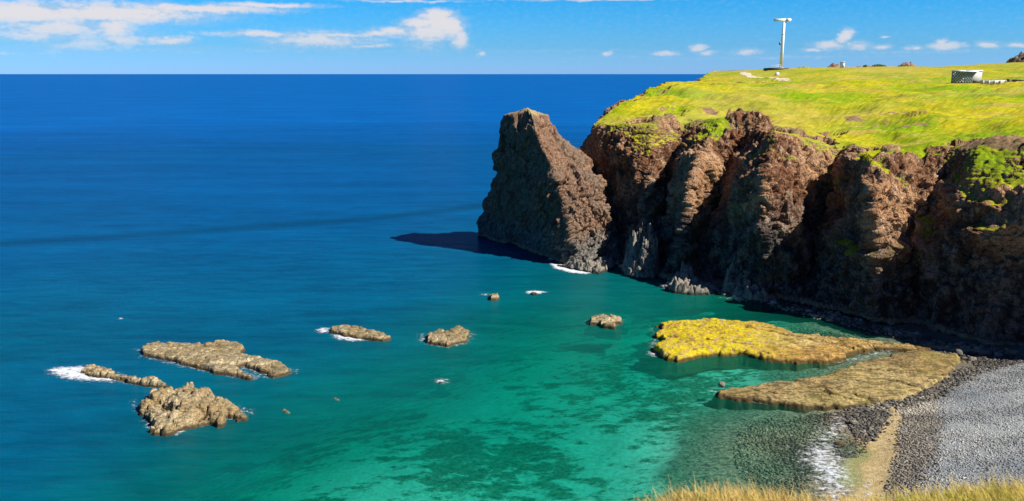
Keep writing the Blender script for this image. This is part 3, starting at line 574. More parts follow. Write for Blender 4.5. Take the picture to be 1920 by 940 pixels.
hf_rock('awash_rock', [(817,714),(826,711),(834,715),(828,719),(820,718)], .3, M_skerry, 'tiny pale rock awash in the open bay below the squarish rock', 'rock', 'rocks just awash', lump=.1, seed=23, warp=.2)
hf_rock('awash_rock', [(618,744),(630,741),(644,747),(636,751),(622,749)], -.1+.3, M_under, 'tiny dark brown rock awash midway between lumpy rock and open bay', 'rock', 'rocks just awash', lump=.1, seed=25, warp=.2)
hf_rock('awash_rock', [(520,768),(535,762),(552,772),(545,776),(530,774)], .15, M_under, 'tiny dark rock awash right of the broad lumpy rock', 'rock', 'rocks just awash', lump=.1, seed=27, warp=.2)
def crk(X, Y, lines, z):
    xx = X+.5*fbm(X/1.2, Y/1.2, X*0, 3, 3); yy = Y+.5*fbm(X/1.2, Y/1.2, X*0, 3, 4)
    return -sum(.42*sst(pline_mask(xx, yy, l, .55, z), .2, .8) for l in lines)
# rock shelves by the beach
M_shelf2 = rock_mat('brown_olive_shelf', (.27, .185, .07), (.36, .27, .115), (.10, .085, .045), .6, moss=((.36, .33, .04), 'moss'), strata=.9, bump=.35)
ymoss = lambda X, Y: np.clip(1.25*np.maximum(pline_mask(X, Y, [(1250, 640), (1300, 655), (1340, 640)], 13, .8)**.6, pline_mask(X, Y, [(1260, 612), (1340, 615), (1440, 625)], 11, .8)**.6)*sst(-X, -46, -32), 0, 1)
hf_rock('rock_shelf', [(1221,602),(1240,598),(1290,596),(1345,593),(1400,600),(1460,608),(1500,617),(1550,627),(1580,633),(1612,632),(1645,638),(1650,646),(1620,655),(1592,664),(1555,673),(1500,673),(1440,668),(1405,662),(1350,659),(1320,662),(1275,674),(1242,664),(1221,648),(1240,635),(1228,625),(1234,611)], .85, M_shelf,
 'wide flat rock shelf coated in bright yellow algae, on the far side of the cove', 'rock shelf', lump=.12, lsize=1.9, res=.12, seed=31, wall=1.1, moss=ymoss, strata=.5, terr=.16, tx=5, extra=lambda X, Y: crk(X, Y, [[(1250,630),(1330,640),(1420,648),(1500,655)],[(1400,612),(1500,632),(1600,650)],[(1280,610),(1360,622)],[(1560,642),(1620,650)],[(1330,650),(1440,662)]], .85), tilt=(-.008, 0), warp=.95)
m2 = lambda X, Y: .35*np.clip(fbm(X/6, Y/6, X*0, 3, 5)+.2, 0, 1)
hf_rock('rock_shelf', [(1336,731),(1347,722),(1372,719),(1420,712),(1480,708),(1550,699),(1556,691),(1600,679),(1645,666),(1705,656),(1760,658),(1806,668),(1802,690),(1768,718),(1722,742),(1655,754),(1580,762),(1520,760),(1450,753),(1385,745),(1345,739)], .75, M_shelf2,
 'long tan rock shelf tapering to a point, joined to the pebble beach', 'rock shelf', lump=.09, lsize=1.8, res=.12, seed=35, wall=1.1, moss=m2, strata=.5, terr=.14, tx=7, extra=lambda X, Y: crk(X, Y, [[(1545,730),(1590,738),(1640,752)],[(1500,726),(1540,735),(1590,750)],[(1660,712),(1705,722)],[(1400,728),(1480,742)],[(1600,690),(1680,700),(1770,704)],[(1560,705),(1650,712)]], .75), tilt=(.006, 0), warp=.9)
hf_rock('rock_shelf', [(1540,631),(1600,634),(1650,640),(1700,644),(1760,652),(1740,658),(1690,654),(1640,652),(1600,644),(1560,640)], .45, M_shelf,
 'narrow orange rock ledge behind the yellow shelf, at the edge of the cliff shadow', 'rock shelf', lump=.2, lsize=1.5, res=.13, seed=37, wall=.5, moss=lambda X, Y: X*0, strata=.3)
# rubble outcrops at the cliff foot
G3 = 'rubble outcrops at the foot of the cliff'
hf_rock('rock_outcrop', [(1025,485),(1060,488),(1095,486),(1140,478),(1165,484),(1155,492),(1128,503),(1095,500),(1060,493)], 1.4, M_skerry, 'pale rubble ledge at the foot of the sea stack, with surf along it', 'rock outcrop', G3, lump=.9, lsize=1.2, seed=41, wall=1.5)
def pinn(cx, cy, hh, rx): return lambda X, Y: hh*np.round(5*np.clip(1.05-np.hypot((X+1.1*fbm(X/1.6, Y/1.6, X*0, 3, int(cx))-P(cx, cy, 0)[0])/rx, (Y-P(cx, cy, 0)[1])/rx), 0, .75)/.75*(.8+.35*vnoise(X/.8, Y/.8, X*0, int(cx)))+.15*vnoise(X/.9, Y/.9, X*0, 3)-.3)/5+.5*np.clip(1-np.hypot((X-P(cx, cy, 0)[0])/rx, (Y-P(cx, cy, 0)[1])/rx), 0, 1)
hf_rock('rock_outcrop', [(1160,496),(1185,488),(1230,492),(1242,502),(1232,512),(1195,512),(1165,506)], 1.4, M_skerry, 'grey craggy pinnacle between the sea stack and the headland cliff', 'rock outcrop', G3, lump=1.0, lsize=1.3, seed=43, wall=1.4, dm=.9, extra=lambda X, Y: pinn(1216, 512, 8.0, 4.8)(X, Y)+pinn(1183, 508, 3.5, 2.8)(X, Y), res=.09)
hf_rock('rock_outcrop', [(1243,528),(1262,518),(1290,515),(1318,524),(1340,532),(1334,540),(1300,540),(1262,537)], 1.5, M_skerry, 'low rubble outcrop right of the pinnacle with white surf in front', 'rock outcrop', G3, lump=1.0, lsize=1.4, seed=45, wall=1.6, dm=.9, extra=pinn(1282, 530, 3.2, 5))
hf_rock('rock_outcrop', [(1345,536),(1362,520),(1400,516),(1432,532),(1452,554),(1430,556),(1400,550),(1370,542)], 1.6, M_skerry, 'grey boulder heap at the cliff foot, nearest the green cove', 'rock outcrop', G3, lump=1.1, lsize=1.5, seed=47, wall=1.6, dm=.9, extra=pinn(1394, 542, 4.6, 6.5))
print('rocks', time.time()-T0)

# ------------------------------------------------------------------ stones on the beach
ico_v = None
def ico():
    t = (1+5**.5)/2; V = np.array([(-1,t,0),(1,t,0),(-1,-t,0),(1,-t,0),(0,-1,t),(0,1,t),(0,-1,-t),(0,1,-t),(t,0,-1),(t,0,1),(-t,0,-1),(-t,0,1)], float)
    V /= np.linalg.norm(V[0]); Fq = np.array([(0,11,5),(0,5,1),(0,1,7),(0,7,10),(0,10,11),(1,5,9),(5,11,4),(11,10,2),(10,7,6),(7,1,8),(3,9,4),(3,4,2),(3,2,6),(3,6,8),(3,8,9),(4,9,5),(2,4,11),(6,2,10),(8,6,7),(9,8,1)]); return V, Fq
IV, IF = ico()
def ico2():
    V = [tuple(v) for v in IV]; mid = {}; Fq = []
    def mp(a, b):
        k = (min(a, b), max(a, b))
        if k not in mid: p = (np.array(V[a])+np.array(V[b])); p /= np.linalg.norm(p); mid[k] = len(V); V.append(tuple(p))
        return mid[k]
    for a, b, c in IF:
        x_, y_, z_ = mp(a, b), mp(b, c), mp(c, a); Fq += [(a, x_, z_), (b, y_, x_), (c, z_, y_), (x_, y_, z_)]
    return np.array(V), np.array(Fq)
IV2, IF2 = ico2()
def stones(name, polys, sizes, n, dark, floor=-99., seed=1):
    r = np.random.default_rng(seed); out = []
    for poly, frac in polys:
        q = np.array([P(a, b, .3)[:2] for a, b in poly]); lo, hi = q.min(0), q.max(0); k = int(n*frac); pts = np.zeros((0, 2))
        while len(pts) < k:
            c = lo+(hi-lo)*r.random((k*2, 2)); c = c[sdf(c[:, 0], c[:, 1], q)+r.normal(0, .5, len(c)) > 0]; pts = np.r_[pts, c]
        out.append(pts[:k])
    pts = np.concatenate(out); k = len(pts); s = sizes[0]*(sizes[1]/sizes[0])**(r.random(k)**1.8)
    V = IV[None]*(1+.28*r.normal(size=(k, 12, 1)).clip(-1, 1)); V = V*(s[:, None]*np.c_[r.uniform(.8, 1.4, k), r.uniform(.7, 1.1, k), r.uniform(.45, .8, k)])[:, None]
    a = r.random(k)*6.28; ca, sa = np.cos(a)[:, None], np.sin(a)[:, None]; V = np.stack([V[..., 0]*ca-V[..., 1]*sa, V[..., 0]*sa+V[..., 1]*ca, V[..., 2]], -1)
    V[..., 0] += pts[:, :1]; V[..., 1] += pts[:, 1:]; V[..., 2] += (np.maximum(ground(pts[:, 0], pts[:, 1]), floor)+s*.12)[:, None]
    Fq = (IF[None]+12*np.arange(k)[:, None, None]).reshape(-1, 3); tone = np.repeat(np.clip(r.random(k)*.75+.12+.75*fbm(pts[:, 0]/8, pts[:, 1]/5, pts[:, 0]*0, 4, seed), 0, 1), 12)
    m, nn = mat(name+'_rock'); p = nn.pos(); t = nn.attr('tone'); c = nn.ramp(t, dark)
    c = nn.mix(1, c, nn.ramp(nn.noise(p, 6, 4, .7), [(.3, (.6, .6, .6)), (.7, (1.35, 1.35, 1.35))]), 'MULTIPLY'); nn.out(nn.pbsdf(c, .8, nn.bump(nn.noise(p, 8, 3), .4, .05), .3))
    o = mesh(name, V.reshape(-1, 3), Fq, m, attrs={'tone': tone}); return tag(o, kind='stuff')
DK = [(0, (.035, .033, .03)), (.55, (.11, .10, .085)), (.85, (.24, .21, .16)), (1, (.42, .38, .3))]
GRY = [(0, (.19, .20, .20)), (.5, (.26, .27, .268)), (.85, (.33, .335, .325)), (1, (.48, .48, .45))]
stones('dark_cobbles', [([(1592,765),(1650,758),(1664,770),(1655,798),(1630,825),(1605,815),(1590,790)], .28), ([(1680,655),(1720,652),(1800,662),(1890,664),(1880,680),(1840,690),(1780,672)], .16), ([(1640,755),(1720,745),(1765,722),(1800,700),(1830,690),(1900,670),(1925,690),(1840,710),(1780,745),(1700,775)], .26)], (.07, .30), 9500, DK, seed=2)
stones('brown_cobbles', [([(1692,775),(1745,755),(1760,840),(1720,935),(1665,935),(1690,860)], 1.)], (.05, .19), 9500, [(0, (.10, .088, .075)), (.4, (.22, .195, .155)), (.8, (.33, .30, .24)), (1, (.55, .5, .42))], seed=6)
stones('wet_shore_stones', [([(1400,780),(1600,768),(1560,820),(1520,850),(1510,920),(1440,930),(1380,860)], .7), ([(1580,830),(1620,815),(1600,850),(1570,850)], .15), ([(1480,600),(1600,622),(1640,640),(1560,636),(1500,618)], .15)], (.07, .24), 6500, [(0, (.04, .035, .025)), (.6, (.13, .10, .06)), (1, (.30, .24, .15))], seed=3)
stones('tumbled_rubble', [([(1028,484),(1060,490),(1095,498),(1130,502),(1168,492),(1166,484),(1120,480)], .25), ([(1165,500),(1200,512),(1238,514),(1245,500),(1200,490)], .2), ([(1240,532),(1262,544),(1300,549),(1345,548),(1338,534),(1290,528)], .27), ([(1345,546),(1400,561),(1455,568),(1458,556),(1420,544),(1370,534)], .28)], (.22, .95), 1500, [(0, (.12, .11, .09)), (.5, (.32, .28, .21)), (1, (.60, .52, .38))], seed=8, floor=-.02)
stones('cliff_foot_scree', [([(1440,558),(1560,583),(1640,604),(1770,636),(1840,650),(1900,662),(1760,648),(1640,618),(1550,598),(1445,570)], 1.)], (.14, .6), 900, [(0, (.06, .05, .04)), (.5, (.22, .18, .13)), (1, (.50, .42, .3))], seed=7, floor=-.02)
stones('grey_pebbles', [([(1740,770),(1800,715),(1930,675),(1990,760),(1990,960),(1720,960)], .9), ([(1660,930),(1740,900),(1740,990),(1640,990)], .1)], (.04, .14), 27000, GRY, seed=4)
# larger single boulders, each its own object
def boulder(name, px, py, s, z, m, label, group, seed, cat='boulder'):
    c = P(px, py, z); r = np.random.default_rng(seed); V = IV2*(1+.10*r.normal(size=(len(IV2), 1)).clip(-1.5, 1.5))*np.array([s*1.25, s, s*.75])
    V = V*(1+.25*fbm(V[:, 0]/s+seed, V[:, 1]/s, V[:, 2]/s, 2, seed))[:, None]; o = mesh(name, V, IF2, m); o.location = (c[0], c[1], z+s*.2); o.rotation_euler = (0, 0, r.random()*6)
    return tag(o, label, cat, group)
G4 = 'boulders lying by the cliff and beach'
for a in [(1522,572,.75,.0,M_islet,'upright pale boulder at the shadow edge behind the green cove'),(1536,581,.6,-.05,M_islet,'low orange boulder beside the upright pale one behind the green cove'),
 (1846,664,.75,.6,M_skerry,'largest grey boulder in the dark rock belt under the cliff'),(1872,667,.6,.7,M_skerry,'rounded grey boulder at the right end of the dark rock belt'),(1798,664,.6,.5,M_skerry,'dark grey boulder at the left end of the rock belt under the cliff'),
 (1822,676,.55,.5,M_skerry,'dark boulder on the near side of the rock belt, by the sand patch'),(1600,796,.55,.1,M_skerry,'wet dark boulder at the foam edge beside the dark cobbles'),(1574,835,.5,-.05,M_islet,'brown boulder in the shallow runnel beside the foam'),
 (1660,765,.5,.35,M_skerry,'dark boulder at the top of the cobble patch below the long shelf'),(1353,722,.5,.8,M_skerry,'grey block on the pointed tip of the long rock shelf')]:
    boulder('boulder', a[0], a[1], a[2], a[3], a[4], a[5], G4, int(a[0]))

# ------------------------------------------------------------------ foam
def foam_mat():
    m, n = mat('sea_foam'); p = n.pos(); e = n.attr('edge'); f = n.noise(n.v('MULTIPLY', p, (1, 1.3, 1)), 1.5, 7, .78, .5)
    a = n.ss(n.m('ADD', e, n.m('MULTIPLY', n.m('SUBTRACT', f, .5), 3.4)), .30, 1.10)
    tr = n.n.new('ShaderNodeBsdfTransparent'); d = n.pbsdf((.66, .70, .75), .7, None, .2)
    ms = n.n.new('ShaderNodeMixShader'); n.inp(ms.inputs[0], n.m('MULTIPLY', a, .95)); n.l.new(tr.outputs[0], ms.inputs[1]); n.l.new(d, ms.inputs[2]); n.out(ms.outputs[0]); return m
M_foam = foam_mat()
def foam(pts, z=.04, k=1.0, soft=1.2, bulge=.06):
    poly = np.array([P(a, b, 0)[:2] for a, b in pts]); lo = poly.min(0)-soft; hi = poly.max(0)+soft
    X, Y = np.meshgrid(np.arange(lo[0], hi[0], .22), np.arange(lo[1], hi[1], .22)); d = sdf(X, Y, poly); e = k*np.clip((d+soft*.5)/soft, 0, 1)
    Z = z+bulge*e*(1+fbm(X, Y, X*0, 3, 3)); Fq = grid_faces(*X.shape); Fq = Fq[(e.ravel()[Fq] > 0).any(1)]; used = np.unique(Fq); mp = np.full(X.size, -1); mp[used] = np.arange(len(used))
    o = mesh('sea_foam', np.stack([X, Y, Z], -1).reshape(-1, 3)[used], mp[Fq], M_foam, smooth=True, attrs={'edge': e.ravel()[used]}); return tag(o, kind='stuff')
foam([(90,695),(105,690),(150,688),(180,692),(215,705),(235,715),(180,716),(130,712),(100,703)], soft=1.6, k=1.0)
foam([(592,621),(604,615),(618,616),(616,624),(600,625)], k=.9); foam([(622,628),(660,630),(690,638),(660,641),(630,636)], k=.95)
foam([(1030,494),(1060,497),(1090,505),(1118,510),(1100,515),(1070,512),(1040,504)], k=1.1)
foam([(1235,532),(1262,536),(1305,540),(1300,544),(1262,542),(1238,537)], k=1.0); foam([(1180,512),(1235,514),(1230,518),(1190,516)], k=.7)
foam([(985,548),(1002,545),(1025,548),(1010,552),(990,551)], k=1.0); foam([(900,553),(914,551),(914,555)], k=.8); foam([(815,713),(835,711),(838,719),(820,719)], k=.85)
foam([(1100,602),(1122,604),(1125,607),(1108,606)], k=.8); foam([(786,628),(794,626),(796,640),(788,642)], k=.65); foam([(1216,660),(1236,664),(1234,670),(1218,667)], k=.9)
foam([(278,800),(300,811),(330,816),(345,810),(318,805),(292,799)], k=.85); foam([(270,780),(280,778),(283,800),(272,796)], k=.65); foam([(246,752),(254,750),(258,764),(248,762)], k=.5); foam([(392,694),(415,698),(412,703),(394,700)], k=.6); foam([(252,655),(260,655),(258,664)], k=.5)
foam([(1335,733),(1346,733),(1348,737),(1338,737)], k=.6); foam([(1345,557),(1400,558),(1450,564),(1448,567),(1395,561),(1350,560)], k=.35)
foam([(1600,775),(1588,800),(1560,822),(1572,850),(1590,880),(1600,905),(1594,960),(1540,960),(1535,915),(1520,885),(1502,868),(1512,845),(1540,815),(1570,785)], z=.10, soft=3.6, k=.72, bulge=.1)
foam([(1625,905),(1600,960),(1640,960),(1668,915)], z=.12, soft=2, k=.45, bulge=.1)
foam([(1556,684),(1600,670),(1650,657),(1690,650),(1720,650),(1700,657),(1655,666),(1610,678)], z=.08, soft=1.5, k=.42, bulge=.05)
for pts_, k_ in (([(138,692),(155,686),(190,690),(225,700),(262,712),(312,724),(300,730),(240,722),(190,712),(150,703)], .42), ([(250,762),(268,782),(272,800),(305,815),(345,808),(400,798),(430,788),(470,782),(474,770),(440,760),(330,760)], .40),
 ([(256,668),(300,680),(360,694),(430,708),(478,714),(500,712),(556,700),(560,692),(450,680),(330,660)], .36), ([(790,630),(800,648),(838,654),(876,646),(890,632),(888,622),(840,630)], .38), ([(1218,612),(1226,632),(1214,652),(1238,672),(1276,684),(1290,676),(1240,650)], .40), ([(1332,735),(1380,752),(1450,762),(1450,752),(1350,738)], .32), ([(1100,600),(1130,612),(1165,612),(1172,600),(1140,600)], .36)): foam(pts_, k=k_, soft=1.0)
# a few cap flecks
foam([(222,597),(232,597),(231,599),(223,599)], soft=.5, k=.8)

# ------------------------------------------------------------------ things on the plateau
def simple(name, c, rough=.6, metal=0, var=.12):
    m, n = mat(name); p = n.pos(); f = n.noise(p, 1.3, 4, .6); cc = n.mix(1, c, n.ramp(f, [(.3, (1-var,)*3), (.7, (1+var,)*3)]), 'MULTIPLY'); n.out(n.pbsdf(cc, rough, None, .4, metal)); return m
M_white = simple('white_steel_paint', (.80, .84, .86), .4); M_pale = simple('pale_painted_wall', (.46, .47, .45)); M_teal = simple('teal_grey_screen', (.16, .24, .27)); M_dk = simple('dark_weathered_timber', (.055, .045, .04)); M_brown = simple('brown_stone_wall', (.12, .07, .045)); M_roof = simple('white_roof_sheet', (.78, .80, .82)); M_conc = simple('pale_concrete', (.55, .52, .45))
def spot(px, Y): # ground point under a sight line column
    z = 41.
    for _ in range(6): x = XP(px, Y, z); z = float(ztop(np.array([x]), np.array([float(Y)]))[0])
    return np.array([x, Y, z])
b = spot(1464, 385); b[2] -= .1; s = 385/F
wt = empty('wind_turbine', b, 'tall white wind turbine tower with boxy head and no blades on the grassy plateau', 'wind turbine')
Bag().tube((0, 0, 0), (.55*s*2, 0, 84*s), 3.1*s, 2.4*s, 24).build('tower', M_white, wt)
hd = 86.5*s
Bag().box((-6*s, 0, hd+1*s), (23*s, 4*s, 5*s)).build('nacelle', M_white, wt)
Bag().tube((5*s, 0, hd+.5*s), (12.5*s, 0, hd+1.5*s), 3.6*s, 2.8*s).tube((12.5*s, 0, hd+1.5*s), (14.5*s, 0, hd+1.5*s), 2.8*s, 1*s).build('hub', M_white, wt)
Bag().box((-4.6*s, -1.5*s, 46*s), (3*s, 3*s, 5*s)).build('service_box', M_teal, wt)
for k in (26, 62): Bag().tube((.3*s, 0, k*s), (.3*s, 0, (k+.8)*s), 3.15*s, 3.0*s, 24).build('flange', M_pale, wt)
Bag().tube((.5*s, 0, 2*s-.5), (.5*s, 0, 3*s), 6*s, 5.5*s, 20).build('footing', M_conc, wt)
dd = spot(1459, 378); pf = empty('perimeter_wall', dd, 'low dark wall round the foot of the wind turbine', 'wall')
Bag().box((0, 0, .25), (38*s, .5, 1.0)).build('front_wall', M_dk, pf); Bag().box((-18.6*s, 3, .2), (.5, 5.5, .9)).build('side_wall', M_dk, pf); Bag().box((18.6*s, 3, .2), (.5, 5.5, .9)).build('side_wall', M_dk, pf)
rl = empty('railing', spot(1456, 381), 'thin white railing beside the foot of the wind turbine', 'railing')
for k in (0, 1): Bag().box((0, 0, 1.25+k*.6), (15*s, .07, .09)).build('rail', M_white, rl)
for k in range(5): Bag().box((-7*s+k*3.5*s, 0, .9), (.08, .08, 2.1)).build('post', M_white, rl)
q = spot(1457, 350); o = empty('marker_block', q, 'small white block on the grass in front of the turbine wall', 'block'); Bag().box((0, 0, .3), (1.5, .9, 1.0), 0, .9).build('plinth', M_white, o); Bag().box((0, 0, .9), (1.1, .7, .3), 0, .6).build('cap', M_white, o)
q = spot(1579, 375); o = empty('utility_cabinet', q, 'small white cabinet standing in front of the brown mound right of the turbine', 'cabinet'); Bag().box((0, 0, 1.1), (1.5, 1.2, 2.4)).build('cabinet_body', M_white, o); Bag().box((0, 0, 2.4), (1.8, 1.5, .2)).build('roof', M_roof, o); Bag().box((.1, -.63, 1.1), (.8, .05, 1.7)).build('door', M_pale, o)
# screened block building with its corner towards us
q = spot(1807, 290); q[2] -= .2; bl = empty('utility_building', q, 'pale flat-roofed utility building with patterned screen walls on the plateau', 'building'); Sx = 290/F
La, Lb = 21*Sx/.97, 34*Sx/.99; aL, aR = math.radians(166), math.radians(7); hh = 21*Sx+.2
def wallbox(bag, a, t0, t1, z0, z1, th=.25, off=0.):
    c = (t0+t1)/2; bag.box((math.cos(a)*c+off*math.sin(a if a < 1.5 else a+math.pi), math.sin(a)*c-off*math.cos(a if a < 1.5 else a+math.pi), (z0+z1)/2), (t1-t0, th, z1-z0), a)
g_ = Bag(); wallbox(g_, aL, 0, La, 0, hh); g_.build('side_wall', M_teal, bl)
g_ = Bag(); wallbox(g_, aR, 0, Lb, 0, hh); g_.build('front_wall', M_pale, bl)
g_ = Bag(); c2 = np.array([math.cos(aL)*La, math.sin(aL)*La]); c3 = c2+np.array([math.cos(aR), math.sin(aR)])*Lb; mc = (c3/2)
g_.box((mc[0], mc[1], hh-.1), (Lb*1.0, La*.9, .2), aR); g_.build('roof', M_roof, bl)
g_ = Bag(); wallbox(g_, aL, -.15, La+.1, hh, hh+.35, .5); wallbox(g_, aR, -.1, Lb+.1, hh+.002, hh+.33, .45); g_.build('cornice', M_roof, bl)
def screen(a, t0, t1, cols, rows, mt):
    for r in range(rows):
        for c in range(cols):
            if (r+c) % 2: continue
            g_ = Bag(); w_ = (t1-t0)/cols; h_ = (hh-.5)/rows; wallbox(g_, a, t0+c*w_, t0+(c+.92)*w_, .3+r*h_, .3+(r+.85)*h_, .12, .2); g_.build('screen_block', mt, bl)
screen(aL, .2, La-.2, 8, 7, M_pale); screen(aR, .15, Lb*.48, 6, 7, M_teal)
g_ = Bag(); wallbox(g_, aR, Lb*.52, Lb*.98, .3, .8, .3, .12); g_.build('base_panel', M_dk, bl)
q = spot(1864, 282); o = empty('boundary_wall', q, 'low whitewashed wall running right from the utility building', 'wall'); Bag().box((0, 0, .55), (8.5, .4, 1.3)).build('wall_body', M_pale, o)
for k in range(5): Bag().box((-3.6+k*1.8, -.28, .5), (.5, .2, 1.15)).build('pier', M_conc, o)
q = spot(1912, 282); o = empty('stone_wall', q, 'low dark brown wall with pale coping at the right edge of the plateau', 'wall'); Bag().box((.6, 0, .45), (7.6, .5, 1.1)).build('wall_body', M_brown, o); Bag().box((.6, 0, 1.1), (7.8, .7, .16)).build('coping', M_conc, o); Bag().box((-3.4, -.1, .6), (1.8, .9, 1.3), 0, .7).build('buttress', M_dk, o)
# rocky mounds and bushes on the skyline
def mound(name, px, Y, w_, h_, m, label, cat, seed, d_=5.):
    q = spot(px, Y); u, v = np.meshgrid(np.linspace(0, 2*np.pi, 64, endpoint=False), np.linspace(0, 1, 18)); r = v**.8
    X = np.cos(u)*r*w_/2; Y_ = np.sin(u)*r*d_; Z = h_*(1-v**2.4)*(1+.9*fbm(X/1.5+seed, Y_/1.5, X*0, 4, seed, .6)+.4*(worley(X/1.2+seed, Y_/1.2, X*0, seed)[2]-.5))-.5*v
    o = mesh(name, np.stack([X, Y_, Z], -1).reshape(-1, 3), grid_faces(18, 64, True), m); o.location = q; return tag(o, label, cat)
mound('rock_mound', 1563, 400, 6.5, 1.5, M_redmound, 'small reddish brown rock mound left of the white cabinet on the skyline', 'rock mound', 3)
mound('rock_mound', 1630, 405, 20, .75, M_redmound, 'long low brown ridge on the skyline between cabinet and bushes', 'rock mound', 5, 3)
mound('rock_mound', 1700, 400, 9, 1.7, M_redmound, 'jagged reddish rock mound on the skyline right of the bushes', 'rock mound', 7)
mound('rock_mound', 1925, 400, 17, 3.6, M_mound, 'high dark rock outcrop on the skyline at the right edge', 'rock mound', 9, 9)
mound('grass_mound', 1505, 402, 9, .9, simple('mound_turf', (.26, .30, .02)), 'low green turf mound just right of the wind turbine', 'mound', 11)
def leaf_mat(name, c0, c1):
    m, n = mat(name); t = n.attr('tone'); n.out(n.pbsdf(n.ramp(t, [(0, c0), (1, c1)]), .7, None, .2)); return m
M_leaf = leaf_mat('bush_leaves', (.05, .10, .01), (.22, .26, .02))
def bush(px, Y, w_, h_, label, seed):
    q = spot(px, Y); o = empty('bush', q, label, 'bush', 'low bushes on the skyline'); r = np.random.default_rng(seed); k = 700
    d = r.normal(size=(k, 3)); d /= np.linalg.norm(d, axis=1)[:, None]; c = d*np.array([w_/2, w_/2.5, h_])*(.55+.45*r.random((k, 1))); c[:, 2] = np.abs(c[:, 2]); c += .12*r.normal(size=(k, 3))
    a = r.normal(size=(k, 3)); a /= np.linalg.norm(a, axis=1)[:, None]; b_ = np.cross(a, d)*.16; a = a*.2
    V = np.stack([c-a, c+b_, c+a, c-b_], 1).reshape(-1, 3); mesh('crown', V, np.arange(4*k).reshape(k, 4), M_leaf, o, attrs={'tone': np.repeat(r.random(k), 4)})
    g_ = Bag()
    for t in range(4): g_.tube((0, 0, -.2), (w_*.2*math.cos(t*1.6), w_*.15*math.sin(t*1.6), h_*.6), .07, .03, 6)
    g_.build('stems', M_dk, o)
bush(1622, 395, 1.8, .9, 'small dark rounded bush on the skyline left of the wide green bush', 1); bush(1648, 395, 6.5, 1.2, 'wide yellow-green bush on the skyline left of the jagged red mound', 2); bush(1822, 296, 1.6, .6, 'tuft of scrub beside the utility building roofline', 3)
# track
_sv = G_head[NF+10:].reshape(-1, 3)
def surf(xy):
    o = []
    for q in xy:
        d = np.hypot(_sv[:, 0]-q[0], _sv[:, 1]-q[1]); i = np.argpartition(d, 4)[:4]; w_ = 1/(d[i]+.01); o.append((_sv[i, 2]*w_).sum()/w_.sum())
    return np.array(o)
tr_px = [(1478,150,),(1455,149),(1430,147),(1410,144),(1398,140.5),(1392,137.5)]
pts = []
def on_top(px, py):
    lo, hi = 180., 420.
    for _ in range(40):
        md = (lo+hi)/2; z = ZP(py, md); zt = float(ztop(np.array([XP(px, md, z)]), np.array([md]))[0])
        if z > zt: lo = md
        else: hi = md
    return np.array([XP(px, md, zt), md, zt])
pp = np.array([on_top(a, b_) for a, b_ in tr_px]); tk = np.linspace(0, len(pp)-1, 60); cl = np.stack([np.interp(tk, np.arange(len(pp)), pp[:, k]) for k in range(3)], -1)
tg = np.gradient(cl[:, :2], axis=0); tg /= np.linalg.norm(tg, axis=1)[:, None]; nn_ = np.stack([-tg[:, 1], tg[:, 0]], -1); wd = 1.7+.5*np.sin(tk*5)
rows = []
for k in (-1, -.5, 0, .5, 1): xy = cl[:, :2]+nn_*wd[:, None]*k; rows.append(np.c_[xy, surf(xy)+.10-.04*abs(k)])
tag(mesh('footpath', np.array(rows).reshape(-1, 3), grid_faces(5, 60), simple('bare_sandy_track', (.58, .49, .36), .95, 0, .3), smooth=True), kind='structure')

# ------------------------------------------------------------------ the slope we stand on, and its grass
crest = [(-3000, 1420), (1000, 1030), (1140, 985), (1200, 962), (1260, 946), (1330, 938), (1400, 940), (1470, 950), (1530, 958), (1600, 955), (1680, 945), (1760, 934), (1850, 926), (1920, 920), (2300, 880), (4000, 800)]
def slopez(X, Y):
    Yc = 8.5; pxs = X/Yc*F/1.12+960; py = np.interp(pxs, [c[0] for c in crest], [c[1] for c in crest]); zc = ZP(py, Yc)
    near_ = np.minimum(zc, 38.6)+np.clip(Yc-Y, 0, 40)*np.where(Y < 0, .02, (38.4-np.minimum(zc, 38.2))/8.5*1.05*0+.22)
    near_ = np.minimum(near_, 38.4+0*X); return np.where(Y < Yc, near_, zc-(Y-Yc)*.62-(np.clip(Y-Yc, 0, 60)**1.5)*.28)
sx = np.arange(-70, 120, .6); sy = np.concatenate([np.arange(-45, 0, 1.5), np.arange(0, 14, .25), np.arange(14, 46, 1.)]); SX, SY = np.meshgrid(sx, sy)
SZ = np.maximum(slopez(SX, SY)+.06*fbm(SX/1.1, SY/1.1, SX*0, 3, 4), -6)
m, n = mat('turf_soil'); n.out(n.pbsdf(n.mix(n.ss(n.noise(n.pos(), 3, 5, .7), .4, .6), (.20, .22, .02), (.36, .28, .08)), .95))
tag(mesh('near_slope', np.stack([SX, SY, SZ], -1).reshape(-1, 3), grid_faces(len(sy), len(sx)), m, smooth=True), kind='structure')
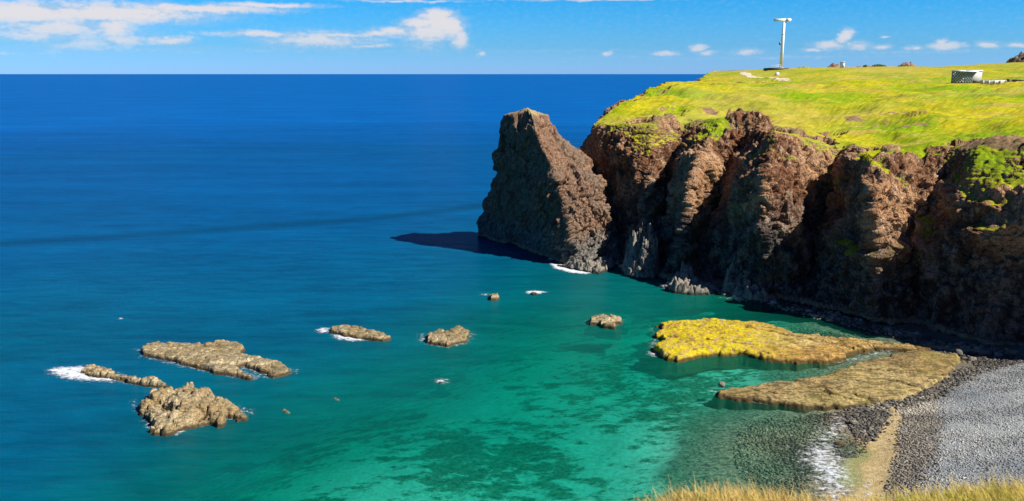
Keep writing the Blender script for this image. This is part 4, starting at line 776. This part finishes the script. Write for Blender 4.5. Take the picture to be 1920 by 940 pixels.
def grass_blades(name, k, x0, x1, y0, y1, hmin, hmax, cols, seed, wdt=.006):
    r = np.random.default_rng(seed); x = r.uniform(x0, x1, k); y = r.uniform(y0, y1, k); z = slopez(x, y); patch = .5+.5*fbm(x/.6, y/.6, x*0, 3, seed)
    h = (hmin+(hmax-hmin)*r.random(k)**1.5)*(.65+.6*patch); a = r.random(k)*6.28; lean = r.normal(0, .30, (k, 2))+np.array([-.22, 0]); wv = np.stack([np.cos(a), np.sin(a)*.4], -1)*wdt*(1+r.random((k, 1)))
    rows = []
    for t in (0, .4, .75, 1.): c = np.stack([x+lean[:, 0]*h*t*t, y+lean[:, 1]*h*t*t, z-.02+h*t*(1-.15*t*np.abs(lean[:, 0]))], -1); ww = (1-t*.92)*wv; rows.append(np.stack([c-np.c_[ww, ww[:, 0]*0], c+np.c_[ww, ww[:, 0]*0]], 1))
    V = np.stack(rows, 1).reshape(-1, 3); base = np.array([(0, 1, 3, 2), (2, 3, 5, 4), (4, 5, 7, 6)]); Fq = (base[None]+8*np.arange(k)[:, None, None]).reshape(-1, 4)
    px = x/y*F+960; green = sst(px, 1560, 1800)*.75+.12; tone = np.clip(r.random(k)*.55+.45*(r.random(k) < green)+0*x, 0, 1); tipv = np.tile(np.repeat([0, .4, .75, 1.], 2), k)
    m, n = mat(name+'_leaf'); t = n.attr('tone'); tp_ = n.attr('tip'); c = n.ramp(t, cols); c = n.mix(n.ss(tp_, .1, 1.0, 0, .75), c, (.86, .60, .26))
    d1 = n.n.new('ShaderNodeBsdfDiffuse'); n.inp(d1.inputs[0], c); t1 = n.n.new('ShaderNodeBsdfTranslucent'); n.inp(t1.inputs[0], c); ms = n.n.new('ShaderNodeMixShader'); ms.inputs[0].default_value = .35; n.l.new(d1.outputs[0], ms.inputs[1]); n.l.new(t1.outputs[0], ms.inputs[2]); n.out(ms.outputs[0])
    return tag(mesh(name, V, Fq, m, attrs={'tone': np.repeat(tone, 8), 'tip': tipv}), kind='stuff')
CG = [(0, (.70, .48, .14)), (.35, (.78, .60, .18)), (.6, (.60, .60, .05)), (1, (.40, .52, .02))]
grass_blades('foreground_grass', 60000, .3, 9.5, 5.5, 9.6, .07, .26, CG, 1)
grass_blades('tall_dry_grass', 1100, .8, 9, 6.5, 9.2, .22, .42, CG[:3]+[(1, (.5, .42, .1))], 2, .004)
print('done', time.time()-T0)
